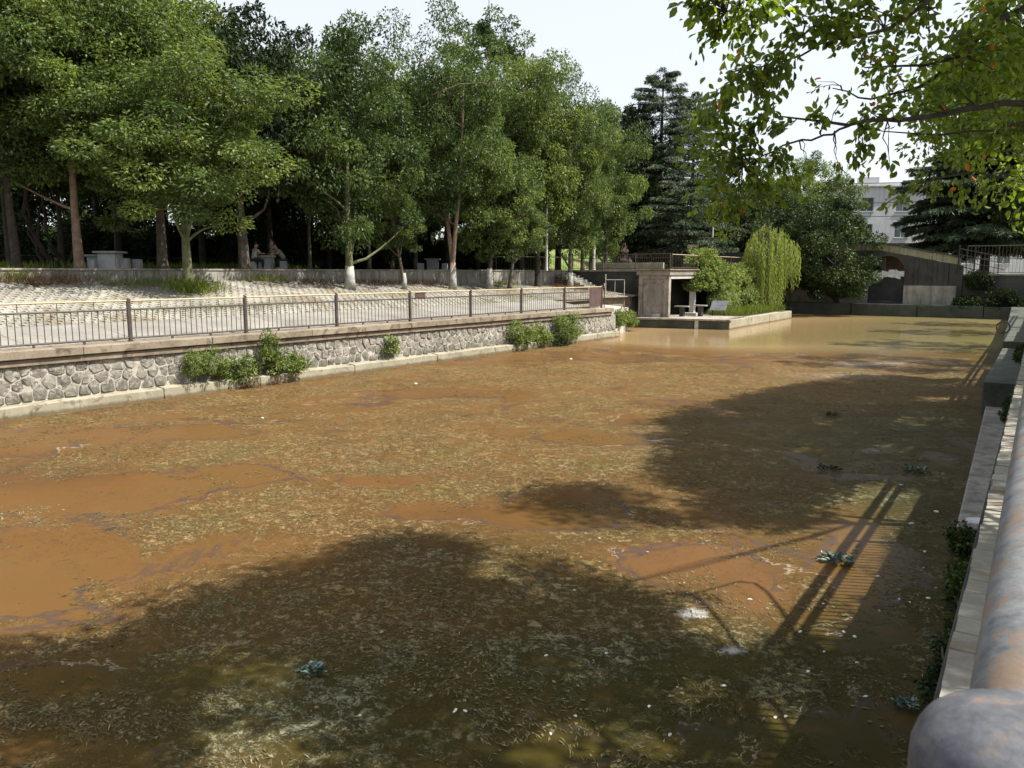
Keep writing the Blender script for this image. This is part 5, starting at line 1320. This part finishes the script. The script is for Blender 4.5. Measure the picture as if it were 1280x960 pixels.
# ---------------------------------------------------------------- floating water plants and flecks
def water_plant(label, x, y, r, seed, n=46, mat='teal_leaf'):
    r_ = np.random.default_rng(seed)
    a = r_.uniform(0, 6.28, n); rr_k = r_.uniform(0, 1, n) ** .7 * r
    P_ = np.stack([np.cos(a) * rr_k, np.sin(a) * rr_k * .8, .01 + r_.uniform(0, .05, n)], 1)
    D_ = np.stack([np.cos(a) + r_.normal(0, .5, n), np.sin(a) + r_.normal(0, .5, n), r_.uniform(.1, 1.1, n)], 1)
    me_ = leaf_mesh('water_plant', mat, P_, D_, r * .5 * r_.uniform(.6, 1.2, n), r * .3, r_.uniform(0.1, 1, n), r_, nz=np.array([0, 0, 2.0]), hexa=True)
    ob = bpy.data.objects.new('water_plant', me_); COL.objects.link(ob); ob.location = (x, y, 0)
    return tag(ob, label, 'water plant')
for k, (p_, r__, lb) in enumerate((((-5.66, 4.9), .13, 'blue green floating plant alone in the shaded water at the lower left'), ((-2.03, 10.94), .20, 'largest blue green floating plant lying across the railing shadow'),
                                  ((-1.79, 16.99), .20, 'blue green floating plant farthest away near the right bank'), ((-0.73, 7.48), .10, 'small pale floating plant next to the round railing post'))):
    water_plant(lb, p_[0], p_[1], r__, 600 + k, 60)
for k, (p_, lb) in enumerate((((-3.25, 16.09), 'dark brown clump of floating litter left of the farthest floating plant'), ((-4.51, 22.4), 'small dark clump of litter floating far off in the shade'))):
    tag(water_plant(lb, p_[0], p_[1], .2, 610 + k, 40, 'leaf_dark'), cat='litter')
fm = []
for k in range(4):
    r_ = np.random.default_rng(700 + k); n = 7
    a = np.linspace(0, 6.28, n, endpoint=False); rr_k = r_.uniform(.6, 1.0, n)
    fm.append(MB().prism([(.038 * q * math.cos(t), .022 * q * math.sin(t)) for q, t in zip(rr_k, a)], .001, [.006 + .008 * abs(math.sin(t)) for t in a]).mesh('floating_leaf', 'fleck'))
flecks = [(-4.73, 4.62), (-4.07, 5.14), (-3.18, 5.33), (-3.14, 5.68), (-2.66, 6.19), (-2.33, 5.88), (-1.66, 6.65), (-1.59, 6.71), (-4.08, 5.17), (-4.0, 5.2), (-4.51, 8.1), (-3.93, 6.48), (-3.44, 6.87), (-2.58, 6.65),
          (-4.32, 9.85), (-5.15, 9.98), (-2.62, 9.03), (-1.9, 8.49), (-1.14, 10.05), (-1.02, 10.02), (-1.39, 8.7), (-1.28, 9.57), (-1.51, 8.75), (-0.85, 10.27), (-1.25, 8.1), (-1.06, 7.46), (-1.02, 11.34),
          (-0.81, 10.68), (-1.08, 12.03), (-1.47, 10.68), (-1.86, 9.4), (-1.16, 14.21), (-1.87, 15.67), (-1.4, 13.3), (-18.03, 20.78), (-17.15, 13.48), (-17.43, 30.73), (-20.05, 41.14), (-0.97, 13.36), (-1.62, 7.64), (-1.58, 8.16), (-2.22, 6.91)]
for k, p_ in enumerate(flecks):
    o_ = bpy.data.objects.new('floating_leaf', fm[k % 4]); COL.objects.link(o_)
    d_ = math.hypot(*p_); q = min(2.4, max(.65, d_ / 12)) * rng.uniform(.6, 1.35)
    o_.location = (p_[0], p_[1], 0.0); o_.scale = (q, q, q); o_.rotation_euler = (0, 0, rng.uniform(0, 3)); 
    zone = ('open sunlit water in the left half' if p_[1] > 17 and p_[0] < -9 else 'algae near the right bank past the railing shadow' if p_[1] > 11.5 else 'strip of water between the railing shadow and the bank' if p_[0] > -1.75 else 'railing shadow or just beside it' if p_[0] > -2.7 else 'dark water at the bottom of the view' if p_[1] < 6.6 else 'mottled shade in the middle of the near water')
    tag(o_, 'small bleached leaf floating on the ' + zone, 'leaf', 'bleached leaves on the ' + zone)

# ---------------------------------------------------------------- terrace furniture and people
def granite_table(label, px_xy, w_=1.0, h=.78, ang=.6, ped=.72):
    t = thing('granite_table', label, 'table', (px_xy[0], px_xy[1], 4.0)); t.rotation_euler = (0, 0, ang); ORG[t.name] = (0, 0, 0)
    MB().box(-w_ / 2, w_ / 2, -w_ / 2, w_ / 2, h - .09, h).build('table_top', 'stone_table', t, bevel=.015)
    MB().box(-w_ * ped / 2, w_ * ped / 2, -w_ * ped / 2, w_ * ped / 2, 0, h - .092).build('pedestal', 'stone_table', t, bevel=.015)
def stool(label, xy, s=.36, h=.45, ang=.6, group=None):
    t_ = MB().box(-s / 2, s / 2, -s / 2, s / 2, 0, h).mesh('granite_stool', 'stone_table')
    o_ = bpy.data.objects.new('granite_stool', t_); COL.objects.link(o_); o_.location = (xy[0], xy[1], 4.0); o_.rotation_euler = (0, 0, ang)
    bv = o_.modifiers.new('edge', 'BEVEL'); bv.width = .03; bv.segments = 2
    tag(o_, label, 'stool', group)
gs = 'granite stools round the terrace tables'
granite_table('broad grey granite table beside the tan trunk on the left', (-34.07, 19.09), 1.05, .80)
granite_table('darker granite table half hidden behind the tan trunk table', (-34.88, 18.92), .8, .66)
stool('pale granite stool just right of the broad left table', (-33.85, 19.61), .36, .5, group=gs)
stool('second pale granite stool farther right of the broad left table', (-33.92, 20.22), .36, .47, group=gs)
stool('rough whitish stool left of the broad left table', (-34.01, 18.24), .26, .42, group=gs)
granite_table('granite table between the two seated people', (-33.9, 27.32), .85, .76)
stool('pale granite stool under the person leaning forward', (-33.56, 28.15), .4, .47, group=gs)
stool('granite stool under the person partly hidden by the trunk', (-34.03, 26.57), .36, .44, group=gs)
granite_table('small granite table alone under the trees at mid terrace', (-33.69, 40.71), 1.0, .78)
stool('small stool left of the lone granite table', (-33.46, 39.22), .4, .47, group=gs)
stool('small stool right of the lone granite table', (-33.45, 41.68), .4, .47, group=gs)
lowr = MB()
ra, rb_ = (-39.19, 16.48), (-38.62, 29.25)
lr = thing('low_pipe_rail', 'low dark pipe rail crossing behind the tables under the trees', 'railing', (ra[0], ra[1], 4.0))
MB().tube([(ra[0], ra[1], 4.62), (rb_[0], rb_[1], 4.62)], .06, 8).build('pipe', 'iron_black', lr)
for t in np.linspace(0, 1, 8): MB().tube([(ra[0] + (rb_[0] - ra[0]) * t, ra[1] + (rb_[1] - ra[1]) * t, 3.9), (ra[0] + (rb_[0] - ra[0]) * t, ra[1] + (rb_[1] - ra[1]) * t, 4.6)], .05, 6).build('post', 'iron_black', lr)

def skinned(name, mat, joints, edges, parent, root=0, sub=2):
    me_ = bpy.data.meshes.new(name); me_.from_pydata([j[:3] for j in joints], edges, [])
    o_ = bpy.data.objects.new(name, me_); COL.objects.link(o_)
    o_.modifiers.new('skin', 'SKIN')
    for v, j in zip(me_.skin_vertices[0].data, joints): v.radius = (j[3], j[4] if len(j) > 4 else j[3])
    me_.skin_vertices[0].data[root].use_root = True
    sb_ = o_.modifiers.new('smooth', 'SUBSURF'); sb_.levels = sub; sb_.render_levels = sub
    dg = bpy.context.evaluated_depsgraph_get(); dg.update()
    m2 = bpy.data.meshes.new_from_object(o_.evaluated_get(dg)); o_.modifiers.clear(); o_.data = m2; m2.name = name
    m2.materials.clear(); m2.materials.append(M[mat]); m2.polygons.foreach_set('use_smooth', [True] * len(m2.polygons))
    o_.parent = parent
    return o_
def seated_person(label, xy, ang, lean, shirt):
    """sits facing local +x; seat at .46 m"""
    t = thing('person', label, 'person', (xy[0], xy[1], 4.0)); t.rotation_euler = (0, 0, ang)
    L = lean
    hip = (0, 0, .56); ch = (.22 * L, 0, .86); sh = (.40 * L, 0, 1.04); nk = (.47 * L, 0, 1.13); hd = (.53 * L + .03, 0, 1.255); hd2 = (.53 * L + .045, 0, 1.345)
    J = [(*hip, .15, .12), (*ch, .14, .11), (*sh, .13, .10), (*nk, .052, .055), (*hd, .10, .115), (*hd2, .09, .10)]
    E = [(0, 1), (1, 2), (2, 3), (3, 4), (4, 5)]
    for sg in (-1, 1):
        k = len(J)
        J += [(sh[0], sg * .19, sh[2] - .03, .055), (sh[0] + .16, sg * .25, .86, .045), (sh[0] + .38, sg * .15, .84, .034), (sh[0] + .46, sg * .12, .84, .028, .02)]
        E += [(2, k), (k, k + 1), (k + 1, k + 2), (k + 2, k + 3)]
        for f, (dy, ln) in enumerate(((-.03, .07), (-.01, .085), (.012, .08), (.032, .065))):
            J.append((sh[0] + .46 + ln * .55, sg * .12 + dy, .836, .009)); J.append((sh[0] + .46 + ln, sg * .12 + dy, .822, .007)); E += [(k + 3, len(J) - 2), (len(J) - 2, len(J) - 1)]
        J.append((sh[0] + .45, sg * .12 - sg * .05, .84, .01)); E.append((k + 2, len(J) - 1))
        k = len(J)
        J += [(.04, sg * .10, .54, .085), (.44, sg * .13, .52, .065), (.42, sg * .13, .10, .045), (.55, sg * .13, .04, .035)]
        E += [(0, k), (k, k + 1), (k + 1, k + 2), (k + 2, k + 3)]
    skinned('body', 'skin', J, E, t)
    k = 9
    SJ = [(0, 0, .54, .175, .145), (ch[0], 0, ch[2], .165, .135), (sh[0], 0, sh[2] - .01, .15, .115)]; SE = [(0, 1), (1, 2)]
    for sg in (-1, 1):
        n_ = len(SJ); SJ += [(sh[0], sg * .20, sh[2] - .03, .075), (sh[0] + .13, sg * .245, .88, .065)]; SE += [(2, n_), (n_, n_ + 1)]
    skinned('shirt', shirt, SJ, SE, t)
    TJ = [(0, 0, .52, .165, .13)]; TE = []
    for sg in (-1, 1):
        n_ = len(TJ); TJ += [(.05, sg * .10, .53, .105), (.44, sg * .13, .52, .082), (.42, sg * .13, .12, .062)]; TE += [(0, n_), (n_, n_ + 1), (n_ + 1, n_ + 2)]
    skinned('trousers', 'trousers', TJ, TE, t)
    skinned('hair', 'hair', [(hd[0] - .05, 0, hd[2] + .0, .10, .105), (hd2[0] - .03, 0, hd2[2] + .03, .10, .105), (hd2[0] + .03, 0, hd2[2] + .05, .08, .07)], [(0, 1), (1, 2)], t)
    for sg in (-1, 1):
        s_ = MB().tube([(.36, sg * .13, .0), (.45, sg * .13, .0), (.62, sg * .13, .0)], [.04, .05, .04], 8); s_.v = [(a, b, max(0, c) * 1.3) for a, b, c in s_.v]; s_.build('shoe', 'hair', t, org=(0, 0, 0))
        MB().lathe(hd[0] + .105, sg * .035, [(.006, hd[2] + .02), (.012, hd[2] + .028), (.006, hd[2] + .036)], 6).build('eye', 'hair', t, org=(0, 0, 0))
    MB().tube([(hd[0] + .10, 0, hd[2] + .03), (hd[0] + .13, 0, hd[2] - .015), (hd[0] + .10, 0, hd[2] - .02)], [.008, .014, .008], 6).build('nose', 'skin', t, org=(0, 0, 0))
    MB().box(hd[0] + .098, hd[0] + .106, -.025, .025, hd[2] - .055, hd[2] - .047).build('mouth', 'hair', t, org=(0, 0, 0))
    return t
pa_, pb_ = (-33.93, 26.59), (-33.65, 28.33)
an = math.atan2(pb_[1] - pa_[1], pb_[0] - pa_[0])
seated_person('person in a pale shirt sitting upright at the table, partly behind the trunk', pa_, an, .25, 'shirt_light')
seated_person('person in a grey green shirt leaning forward over the table', pb_, an + math.pi, 1.0, 'shirt_grey')
# walking stick / umbrella hooks leaning at the stool
st_ = (-33.34, 28.5)
o_ = MB().tube([(st_[0], st_[1], 4.0), (st_[0] + .08, st_[1] + .05, 4.55), (st_[0] + .02, st_[1], 4.72), (st_[0] - .08, st_[1] - .05, 4.66)], .02, 6).build('walking_stick', 'bark_dark', None, org=(st_[0], st_[1], 4.0)); tag(o_, 'dark walking stick standing behind the person leaning forward', 'stick')

# ---------------------------------------------------------------- overhanging tree on the right bank
NB = [[(0.03, 9.18, 5.41), (-0.27, 8.73, 5.42), (-0.72, 8.19, 5.31), (-1.13, 7.67, 5.19), (-1.46, 7.21, 5.12), (-1.88, 6.69, 5.15)],
      [(-1.46, 7.21, 5.12), (-1.64, 7.09, 5.02), (-1.84, 6.95, 4.98), (-2.07, 6.92, 4.89), (-2.29, 6.89, 4.78)],
      [(0.0, 9.88, 6.71), (-0.36, 9.39, 6.42), (-0.62, 8.98, 6.17), (-0.77, 8.64, 5.9), (-1.03, 8.34, 5.76), (-1.47, 7.81, 5.7)],
      [(-0.23, 7.8, 6.4), (-0.89, 6.99, 5.94), (-0.99, 6.8, 5.81), (-1.17, 6.56, 5.65), (-1.37, 6.31, 5.59), (-1.67, 6.11, 5.6)],
      [(-1.37, 6.31, 5.59), (-1.5, 6.34, 5.59), (-1.63, 6.37, 5.52), (-1.83, 6.36, 5.48), (-2.15, 6.27, 5.46)],
      [(0.1, 10.43, 5.65), (-0.3, 9.92, 5.45), (-0.51, 9.65, 5.32), (-1.18, 8.96, 5.26), (-1.55, 8.6, 5.3)],
      [(-0.89, 6.99, 5.94), (-1.39, 6.3, 5.98), (-1.75, 5.81, 5.83), (-2.07, 5.6, 5.67)],
      [(-0.77, 8.64, 5.9), (-1.12, 8.64, 5.64), (-1.51, 8.5, 5.55), (-1.86, 8.39, 5.68)],
      [(0.11, 10.92, 4.79), (-0.26, 10.19, 4.87), (-0.66, 9.44, 4.91), (-1.03, 8.95, 4.81)]]
NBR = [(.036, .030, .024, .019, .014, .006), (.010, .009, .008, .006, .003), (.036, .030, .025, .019, .013, .006), (.026, .02, .016, .012, .009, .004), (.01, .009, .008, .006, .003), (.022, .016, .012, .008, .004), (.014, .010, .008, .004), (.018, .014, .01, .005), (.02, .015, .01, .005)]
NC = [(-2.17, 5.53, 5.7, 25), (-2.0, 5.64, 5.67, 30), (-1.8, 5.78, 5.74, 30), (-2.14, 5.79, 5.57, 18), (-2.17, 6.25, 5.43, 28), (-2.4, 6.58, 5.25, 22), (-2.28, 6.66, 5.16, 28), (-2.52, 6.74, 5.05, 25), (-2.4, 6.82, 4.86, 30), (-2.59, 6.93, 4.67, 25), (-2.29, 6.9, 4.64, 30), (-2.46, 7.02, 4.47, 16), (-2.22, 7.06, 4.48, 25), (-2.12, 7.01, 4.76, 25), (-1.9, 6.91, 4.85, 22), (-2.1, 6.78, 5.06, 22), (-1.93, 6.41, 5.28, 28), (-2.01, 6.24, 5.51, 22), (-1.75, 6.41, 5.43, 20), (-1.61, 6.15, 5.69, 30), (-1.41, 6.28, 5.74, 25), (-1.71, 6.2, 5.55, 18), (-1.72, 6.92, 5.22, 14), (-1.58, 7.13, 5.22, 14), (-1.32, 6.46, 5.71, 25), (-1.18, 6.56, 5.81, 25), (-1.43, 7.71, 5.83, 14), (-1.42, 7.84, 5.65, 18), (-1.23, 8.09, 5.89, 28), (-0.98, 7.29, 5.86, 32), (-0.92, 8.54, 5.77, 30), (-1.25, 8.56, 5.62, 20), (-1.23, 7.6, 5.26, 20), (-1.37, 7.39, 5.03, 16), (-1.38, 7.38, 4.86, 15), (-1.23, 7.61, 4.83, 9), (-1.51, 7.3, 4.8, 6), (-0.98, 8.14, 5.32, 22), (-0.82, 8.36, 5.49, 24), (-0.78, 9.35, 5.28, 22), (-0.6, 8.75, 5.66, 32), (-0.59, 9.12, 6.06, 32), (-0.83, 8.6, 6.24, 32), (-0.47, 9.32, 6.35, 32), (-0.4, 9.37, 5.85, 28), (-0.41, 9.6, 5.42, 28), (-0.6, 9.72, 5.13, 24), (-0.35, 10.13, 4.96, 28), (-1.03, 8.95, 4.74, 13), (-1.21, 8.83, 4.65, 11), (-1.34, 8.74, 4.6, 9), (-0.85, 9.19, 4.89, 16), (-0.74, 9.26, 4.7, 12), (-0.48, 9.8, 4.73, 20), (-0.29, 10.17, 4.56, 18), (-1.8, 7.1, 4.77, 10), (-1.96, 6.76, 5.14, 16), (-2.0, 8.3, 5.72, 9), (-1.88, 7.17, 4.64, 12), (-2.21, 5.5, 5.75, 16), (-1.97, 5.9, 5.6, 18)]
nt_ = thing('overhanging_tree', 'tree on the right bank reaching leafy branches across the top right', 'tree', (3.2, 5.2, 1.97))
tm_ = MB(); r_ = np.random.default_rng(88)
tm_.tube([(3.2, 5.2, 1.9), (3.2, 5.2, 2.3), (3.1, 5.2, 4.2), (2.8, 5.4, 5.6), (2.6, 5.8, 7.4), (2.4, 6.2, 10)], [.32, .23, .2, .17, .12, .05], 14)
for br in (0, 2, 3, 5, 8):
    p0, p1_ = np.array(NB[br][0]), np.array(NB[br][1]); a0 = np.array((2.9, 5.3, max(4.4, p0[2] - 1.2)))
    c1_ = p0 + (p0 - p1_) / np.linalg.norm(p0 - p1_) * .8; c0_ = a0 + np.array((-.2, 1.0, .6))
    us = np.linspace(0, 1, 12)
    tm_.tube([tuple((1 - u) ** 3 * a0 + 3 * (1 - u) ** 2 * u * c0_ + 3 * (1 - u) * u * u * c1_ + u ** 3 * p0) for u in us], [.04 * (1 - u) + min(.024, NBR[br][0]) * u for u in us], 8, cap=False)
tw_ = MB()
for b_, rr_k in zip(NB, NBR):
    pts = [np.array(p) for p in b_]; fine = []; rad = []
    for i in range(len(pts) - 1):
        for q in (0, .33, .66):
            fine.append(tuple(pts[i] * (1 - q) + pts[i + 1] * q + r_.normal(0, .012, 3))); rad.append(rr_k[i] * (1 - q) + rr_k[i + 1] * q)
    fine.append(tuple(pts[-1])); rad.append(rr_k[-1]); tm_.tube(fine, rad, 8, cap=False)
BP = np.array([np.array(b_[i]) * (1 - q) + np.array(b_[i + 1]) * q for b_ in NB for i in range(len(b_) - 1) for q in (0, .25, .5, .75)])
PP, DD = [], []
for (cx, cy, cz, rp) in NC:
    c = np.array((cx, cy, cz)); d = np.linalg.norm(c - np.array((0, 0, 3.9))); R3 = rp * d / 980
    j = np.argmin(np.linalg.norm(BP - c, axis=1)); a = BP[j]
    ns = max(2, int(rp / 6))
    for k in range(ns):
        e = c + r_.normal(0, R3 * .75, 3); mid = a * .5 + e * .5 + r_.normal(0, .05, 3) + np.array((0, 0, .06))
        tw_.tube([tuple(a), tuple(a * .56 + mid * .38 + e * .06 + r_.normal(0, .015, 3)), tuple(a * .25 + mid * .5 + e * .25), tuple(a * .06 + mid * .38 + e * .56 + r_.normal(0, .015, 3)), tuple(e)], [.006, .005, .0035, .0025, .0012], 4, cap=False)
        nl_ = int(rp * rp / (7.6 if cx < -1.4 else 6.3) / ns) + 2
        u_ = r_.uniform(.45, 1.08, nl_)[:, None]
        pt = (1 - u_) ** 2 * a + 2 * (1 - u_) * u_ * mid + u_ ** 2 * e
        near = np.linalg.norm(pt - c, axis=1) < R3 * 1.5
        pt = np.where(near[:, None], pt, c + r_.normal(0, R3 * .6, (nl_, 3)))
        pt = pt + r_.normal(0, R3 * .28, (nl_, 3))
        dd_ = nrm(e - a) + r_.normal(0, .8, (nl_, 3)); dd_[:, 2] -= .7
        PP.append(pt); DD.append(dd_)
PN = np.concatenate(PP); DN = np.concatenate(DD)
tint_n = np.clip(.48 + r_.normal(0, .2, len(PN)), 0, .92); tint_n[r_.random(len(PN)) < .006] = 1.0
ln_n = r_.uniform(.055, .092, len(PN))
dist_n = np.linalg.norm(PN - np.array((0, 0, 3.9)), axis=1)
order = np.argsort(dist_n / ln_n); big = order[:290]; rest_ = order[290:]
o_ = bpy.data.objects.new('trunk', tm_.mesh('trunk', 'bark_dark', (3.2, 5.2, 1.97), smooth=True)); COL.objects.link(o_); o_.parent = nt_
o_ = bpy.data.objects.new('twigs', tw_.mesh('twigs', 'bark_dark', (3.2, 5.2, 1.97))); COL.objects.link(o_); o_.parent = nt_; tag(o_, kind='stuff')
lf = [leaf_mesh('leaf', 'near_leaf', np.zeros((1, 3)), np.array([[1.0, 0, 0]]), 1.0, .58, np.array([tv]), r_, nz=np.array([0, 0, 5.0]), hexa=True, fold=.16) for tv in (.15, .3, .4, .48, .56, .64, .75, .9, 1.0)]
tvs = np.array((.15, .3, .4, .48, .56, .64, .75, .9, 1.0))
for i in big:
    me_ = lf[int(np.argmin(np.abs(tvs - tint_n[i])))]
    o_ = inst('leaf', me_, nt_, tuple(PN[i] - np.array((3.2, 5.2, 1.97))), (0, 0, 0), (ln_n[i],) * 3)
    q = Vector(DN[i]).to_track_quat('X', 'Z'); q = q @ Matrix.Rotation(r_.uniform(-1.2, 1.2), 3, 'X').to_quaternion(); o_.rotation_euler = q.to_euler()
o_ = bpy.data.objects.new('leaf_mass', leaf_mesh('leaf_mass', 'near_leaf', PN[rest_] - np.array((3.2, 5.2, 1.97)), DN[rest_], ln_n[rest_], ln_n[rest_] * .58, tint_n[rest_], r_, hexa=True, fold=.16)); COL.objects.link(o_); o_.parent = nt_; tag(o_, kind='stuff')

# crowns of the row of trees on the right bank (mostly unseen, shaped by where shadows should land)
def inside(P_, poly):
    x, y = P_[:, 0], P_[:, 1]; r0 = np.zeros(len(P_), bool); n = len(poly)
    for i in range(n):
        (xa, ya), (xb, yb) = poly[i], poly[(i + 1) % n]
        c = ((ya > y) != (yb > y)) & (x < (xb - xa) * (y - ya) / (yb - ya + 1e-12) + xa); r0 ^= c
    return r0
SHADE = [[(-9.15, 3.14), (-8.62, 3.84), (-8.11, 4.09), (-8.3, 4.55), (-8.52, 5.29), (-8.38, 6.12), (-8.0, 7.15), (-7.92, 8.33), (-7.03, 8.76), (-5.83, 8.68), (-4.55, 8.63), (-3.72, 8.29), (-2.91, 7.77), (-2.18, 7.95), (-1.41, 8.46), (-1.43, 9.97), (-1.4, 14.05), (-0.87, 17.54), (0.62, 17.82), (0.1, 4.86), (-1.74, 2.59), (-4.99, 1.44)],
         [(-8.65, 18.51), (-8.12, 22.35), (-7.37, 26.34), (-5.86, 31.54), (-3.75, 36.97), (-1.09, 45.12), (-0.47, 25.11), (-0.62, 15.57), (-1.49, 14.99), (-2.02, 16.04), (-2.76, 14.13), (-2.79, 12.05), (-3.87, 11.55), (-4.85, 12.73), (-6.24, 13.78), (-6.75, 16.15)],
         [(-7.75, 11.53), (-7.3, 12.49), (-6.27, 12.78), (-4.65, 11.87), (-4.24, 11.16), (-5.33, 10.62), (-6.6, 10.05)]]
LITE = [(-8.02, 4.67, 0.34, 0.23, -0.19, 0.12, 1.0), (-6.5, 7.84, 0.54, 0.36, -0.17, 0.2, 1.0), (-7.35, 6.29, 0.41, 0.28, -0.17, 0.15, 1.0), (-4.58, 7.86, 0.32, 0.22, -0.1, 0.16, 1.0), (-5.72, 16.87, 0.89, 0.6, -0.22, 0.63, 1.0), (-1.81, 11.94, 0.47, 0.31, -0.36, 2.13, 1.0), (-1.86, 14.03, 0.44, 0.29, -0.29, 1.93, 1.0), (-3.4, 15.13, 0.5, 0.34, -0.1, 0.42, 1.0), (-3.11, 5.94, 0.24, 0.16, -0.04, 0.07, 1.0)]
kx, ky = SUN_DIR.x / SUN_DIR.z, SUN_DIR.y / SUN_DIR.z
r_ = np.random.default_rng(99)
cand = np.stack([r_.uniform(-11, 3.5, 60000), r_.uniform(-4, 45, 60000)], 1)
ok = inside(cand, SHADE[0]) | inside(cand, SHADE[1]) | (inside(cand, SHADE[2]) & (r_.random(len(cand)) < .22))
ok |= (cand[:, 0] > -1.2) & (((cand[:, 1] < 8.2) & (cand[:, 1] > 4.3)) | ((r_.random(len(cand)) < .35) & (cand[:, 1] > 17)))
lit = np.zeros(len(cand))
for e_ in LITE: lit += ellipse_field(cand[:, 0], cand[:, 1], [e_])
ok &= (lit < .45)
gn = np.sin(cand[:, 0] * 2.1 + 1.3 * np.sin(cand[:, 1] * 1.7)) + np.sin(cand[:, 1] * 1.5 + 2 * np.sin(cand[:, 0] * .9))
ok &= (gn < .75)
g_ = cand[ok]
z_ = r_.uniform(6.3, 13.0, len(g_))
Cx = g_[:, 0] + kx * z_; Cy = g_[:, 1] + ky * z_
hd_ = np.hypot(Cx, Cy)
elev = (z_ - 3.9) / hd_
frame_ok = (Cx > .9) | (elev > .44) | ((hd_ > 17) & (Cx > -2.8) & (elev > .13))
ok2 = frame_ok & (Cx < 6.5)
Cc = np.stack([Cx, Cy, z_], 1)[ok2][:1700]
# extra unseen leaves over the pond's right edge, added to dim its sky reflections
ex = np.stack([r_.uniform(-6.5, 4.5, 9000), r_.uniform(9, 40, 9000), r_.uniform(8.5, 16.5, 9000)], 1)
ex_e = (ex[:, 2] - 3.9) / np.hypot(ex[:, 0], ex[:, 1]); ex_s = np.stack([ex[:, 0] - kx * ex[:, 2], ex[:, 1] - ky * ex[:, 2]], 1)
ex = ex[((ex_e > .46) | (ex[:, 0] > .8)) & (inside(ex_s, SHADE[0]) | inside(ex_s, SHADE[1]) | inside(ex_s, SHADE[2]) | ((ex_s[:, 0] > -1.2) & ((ex_s[:, 1] > 17) | ((ex_s[:, 1] > 4.3) & (ex_s[:, 1] < 8.2)))))][:900]
Cc = np.concatenate([Cc, ex])
tx = [(3.4, -5.5), (3.2, -.5), (3.2, 5.2), (3.3, 15.5), (3.0, 23), (3.2, 31), (3.0, 40), (3.0, 50), (3.1, 61), (3.2, 71)]
own = np.argmin(np.hypot(Cc[:, 0][:, None] - np.array([t[0] for t in tx]), Cc[:, 1][:, None] - np.array([t[1] for t in tx])), axis=1)
SHN = [np.array(q) for q in SHADE]
names = ['tree behind the viewer on the right bank', 'right bank tree beside the viewer', '', 'third right bank tree past the overhanging one', 'fourth right bank tree', 'fifth right bank tree', 'right bank tree just past the raised dark block', 'right bank tree farther along the pond edge', 'right bank tree near the far corner', 'last right bank tree by the iron fence']
for k, (x, y) in enumerate(tx):
    sel = Cc[own == k]
    if k >= 6:      # farther trees simply stand in the row
        rr2 = np.random.default_rng(800 + k); c2 = crown_centres(rr2, 90, 3.6, 8.5); c2[:, :2] += (x - 1.3, y); c2[:, 2] += 6.8; sel = c2
    if len(sel) == 0: continue
    rr2 = np.random.default_rng(900 + k)
    P_, D_, t_ = clump_leaves(rr2, sel, rr2.uniform(.32, .6, len(sel)), 120 if k < 6 else 130, .7, .5)
    if k < 6:       # drop leaves that would shade water meant to be sunlit
        sp_ = np.stack([P_[:, 0] - kx * P_[:, 2], P_[:, 1] - ky * P_[:, 2]], 1) + rr2.normal(0, .38, (len(P_), 2))
        keep = inside(sp_, SHADE[0]) | inside(sp_, SHADE[1]) | inside(sp_, SHADE[2]) | ((sp_[:, 0] > -1.25) & (((sp_[:, 1] < 8.3) & (sp_[:, 1] > 4.2)) | (sp_[:, 1] > 16.5)))
        hd2_ = np.hypot(P_[:, 0], P_[:, 1]); el2 = (P_[:, 2] - 3.9) / hd2_
        keep &= (P_[:, 0] > .3) | (el2 > .415) | ((hd2_ > 15) & (el2 > .09) & (P_[:, 0] > -3.3))
        P_, D_, t_ = P_[keep], D_[keep], t_[keep]
    if k == 2:
        par = nt_; base = (3.2, 5.2, 1.97)
    else:
        base = (x, y, 1.97); par = thing('bank_tree', names[k] + ' with its crown over the water', 'tree', base, 'trees along the right bank')
    o_ = bpy.data.objects.new('crown', leaf_mesh('crown', 'near_leaf', P_ - np.array(base), D_, .15, .085, np.clip(t_, 0, .9), rr2)); COL.objects.link(o_); o_.parent = par
    if k != 2:
        C_ = sel - np.array(base); m_ = trunk_mb(rr2, 4.2, 7.0, C_ - np.array((0, 0, 4.2)), .2, nl=18 if k >= 6 else 5)
        o_ = bpy.data.objects.new('trunk', m_.mesh('trunk', 'bark_dark', smooth=True)); COL.objects.link(o_); o_.parent = par
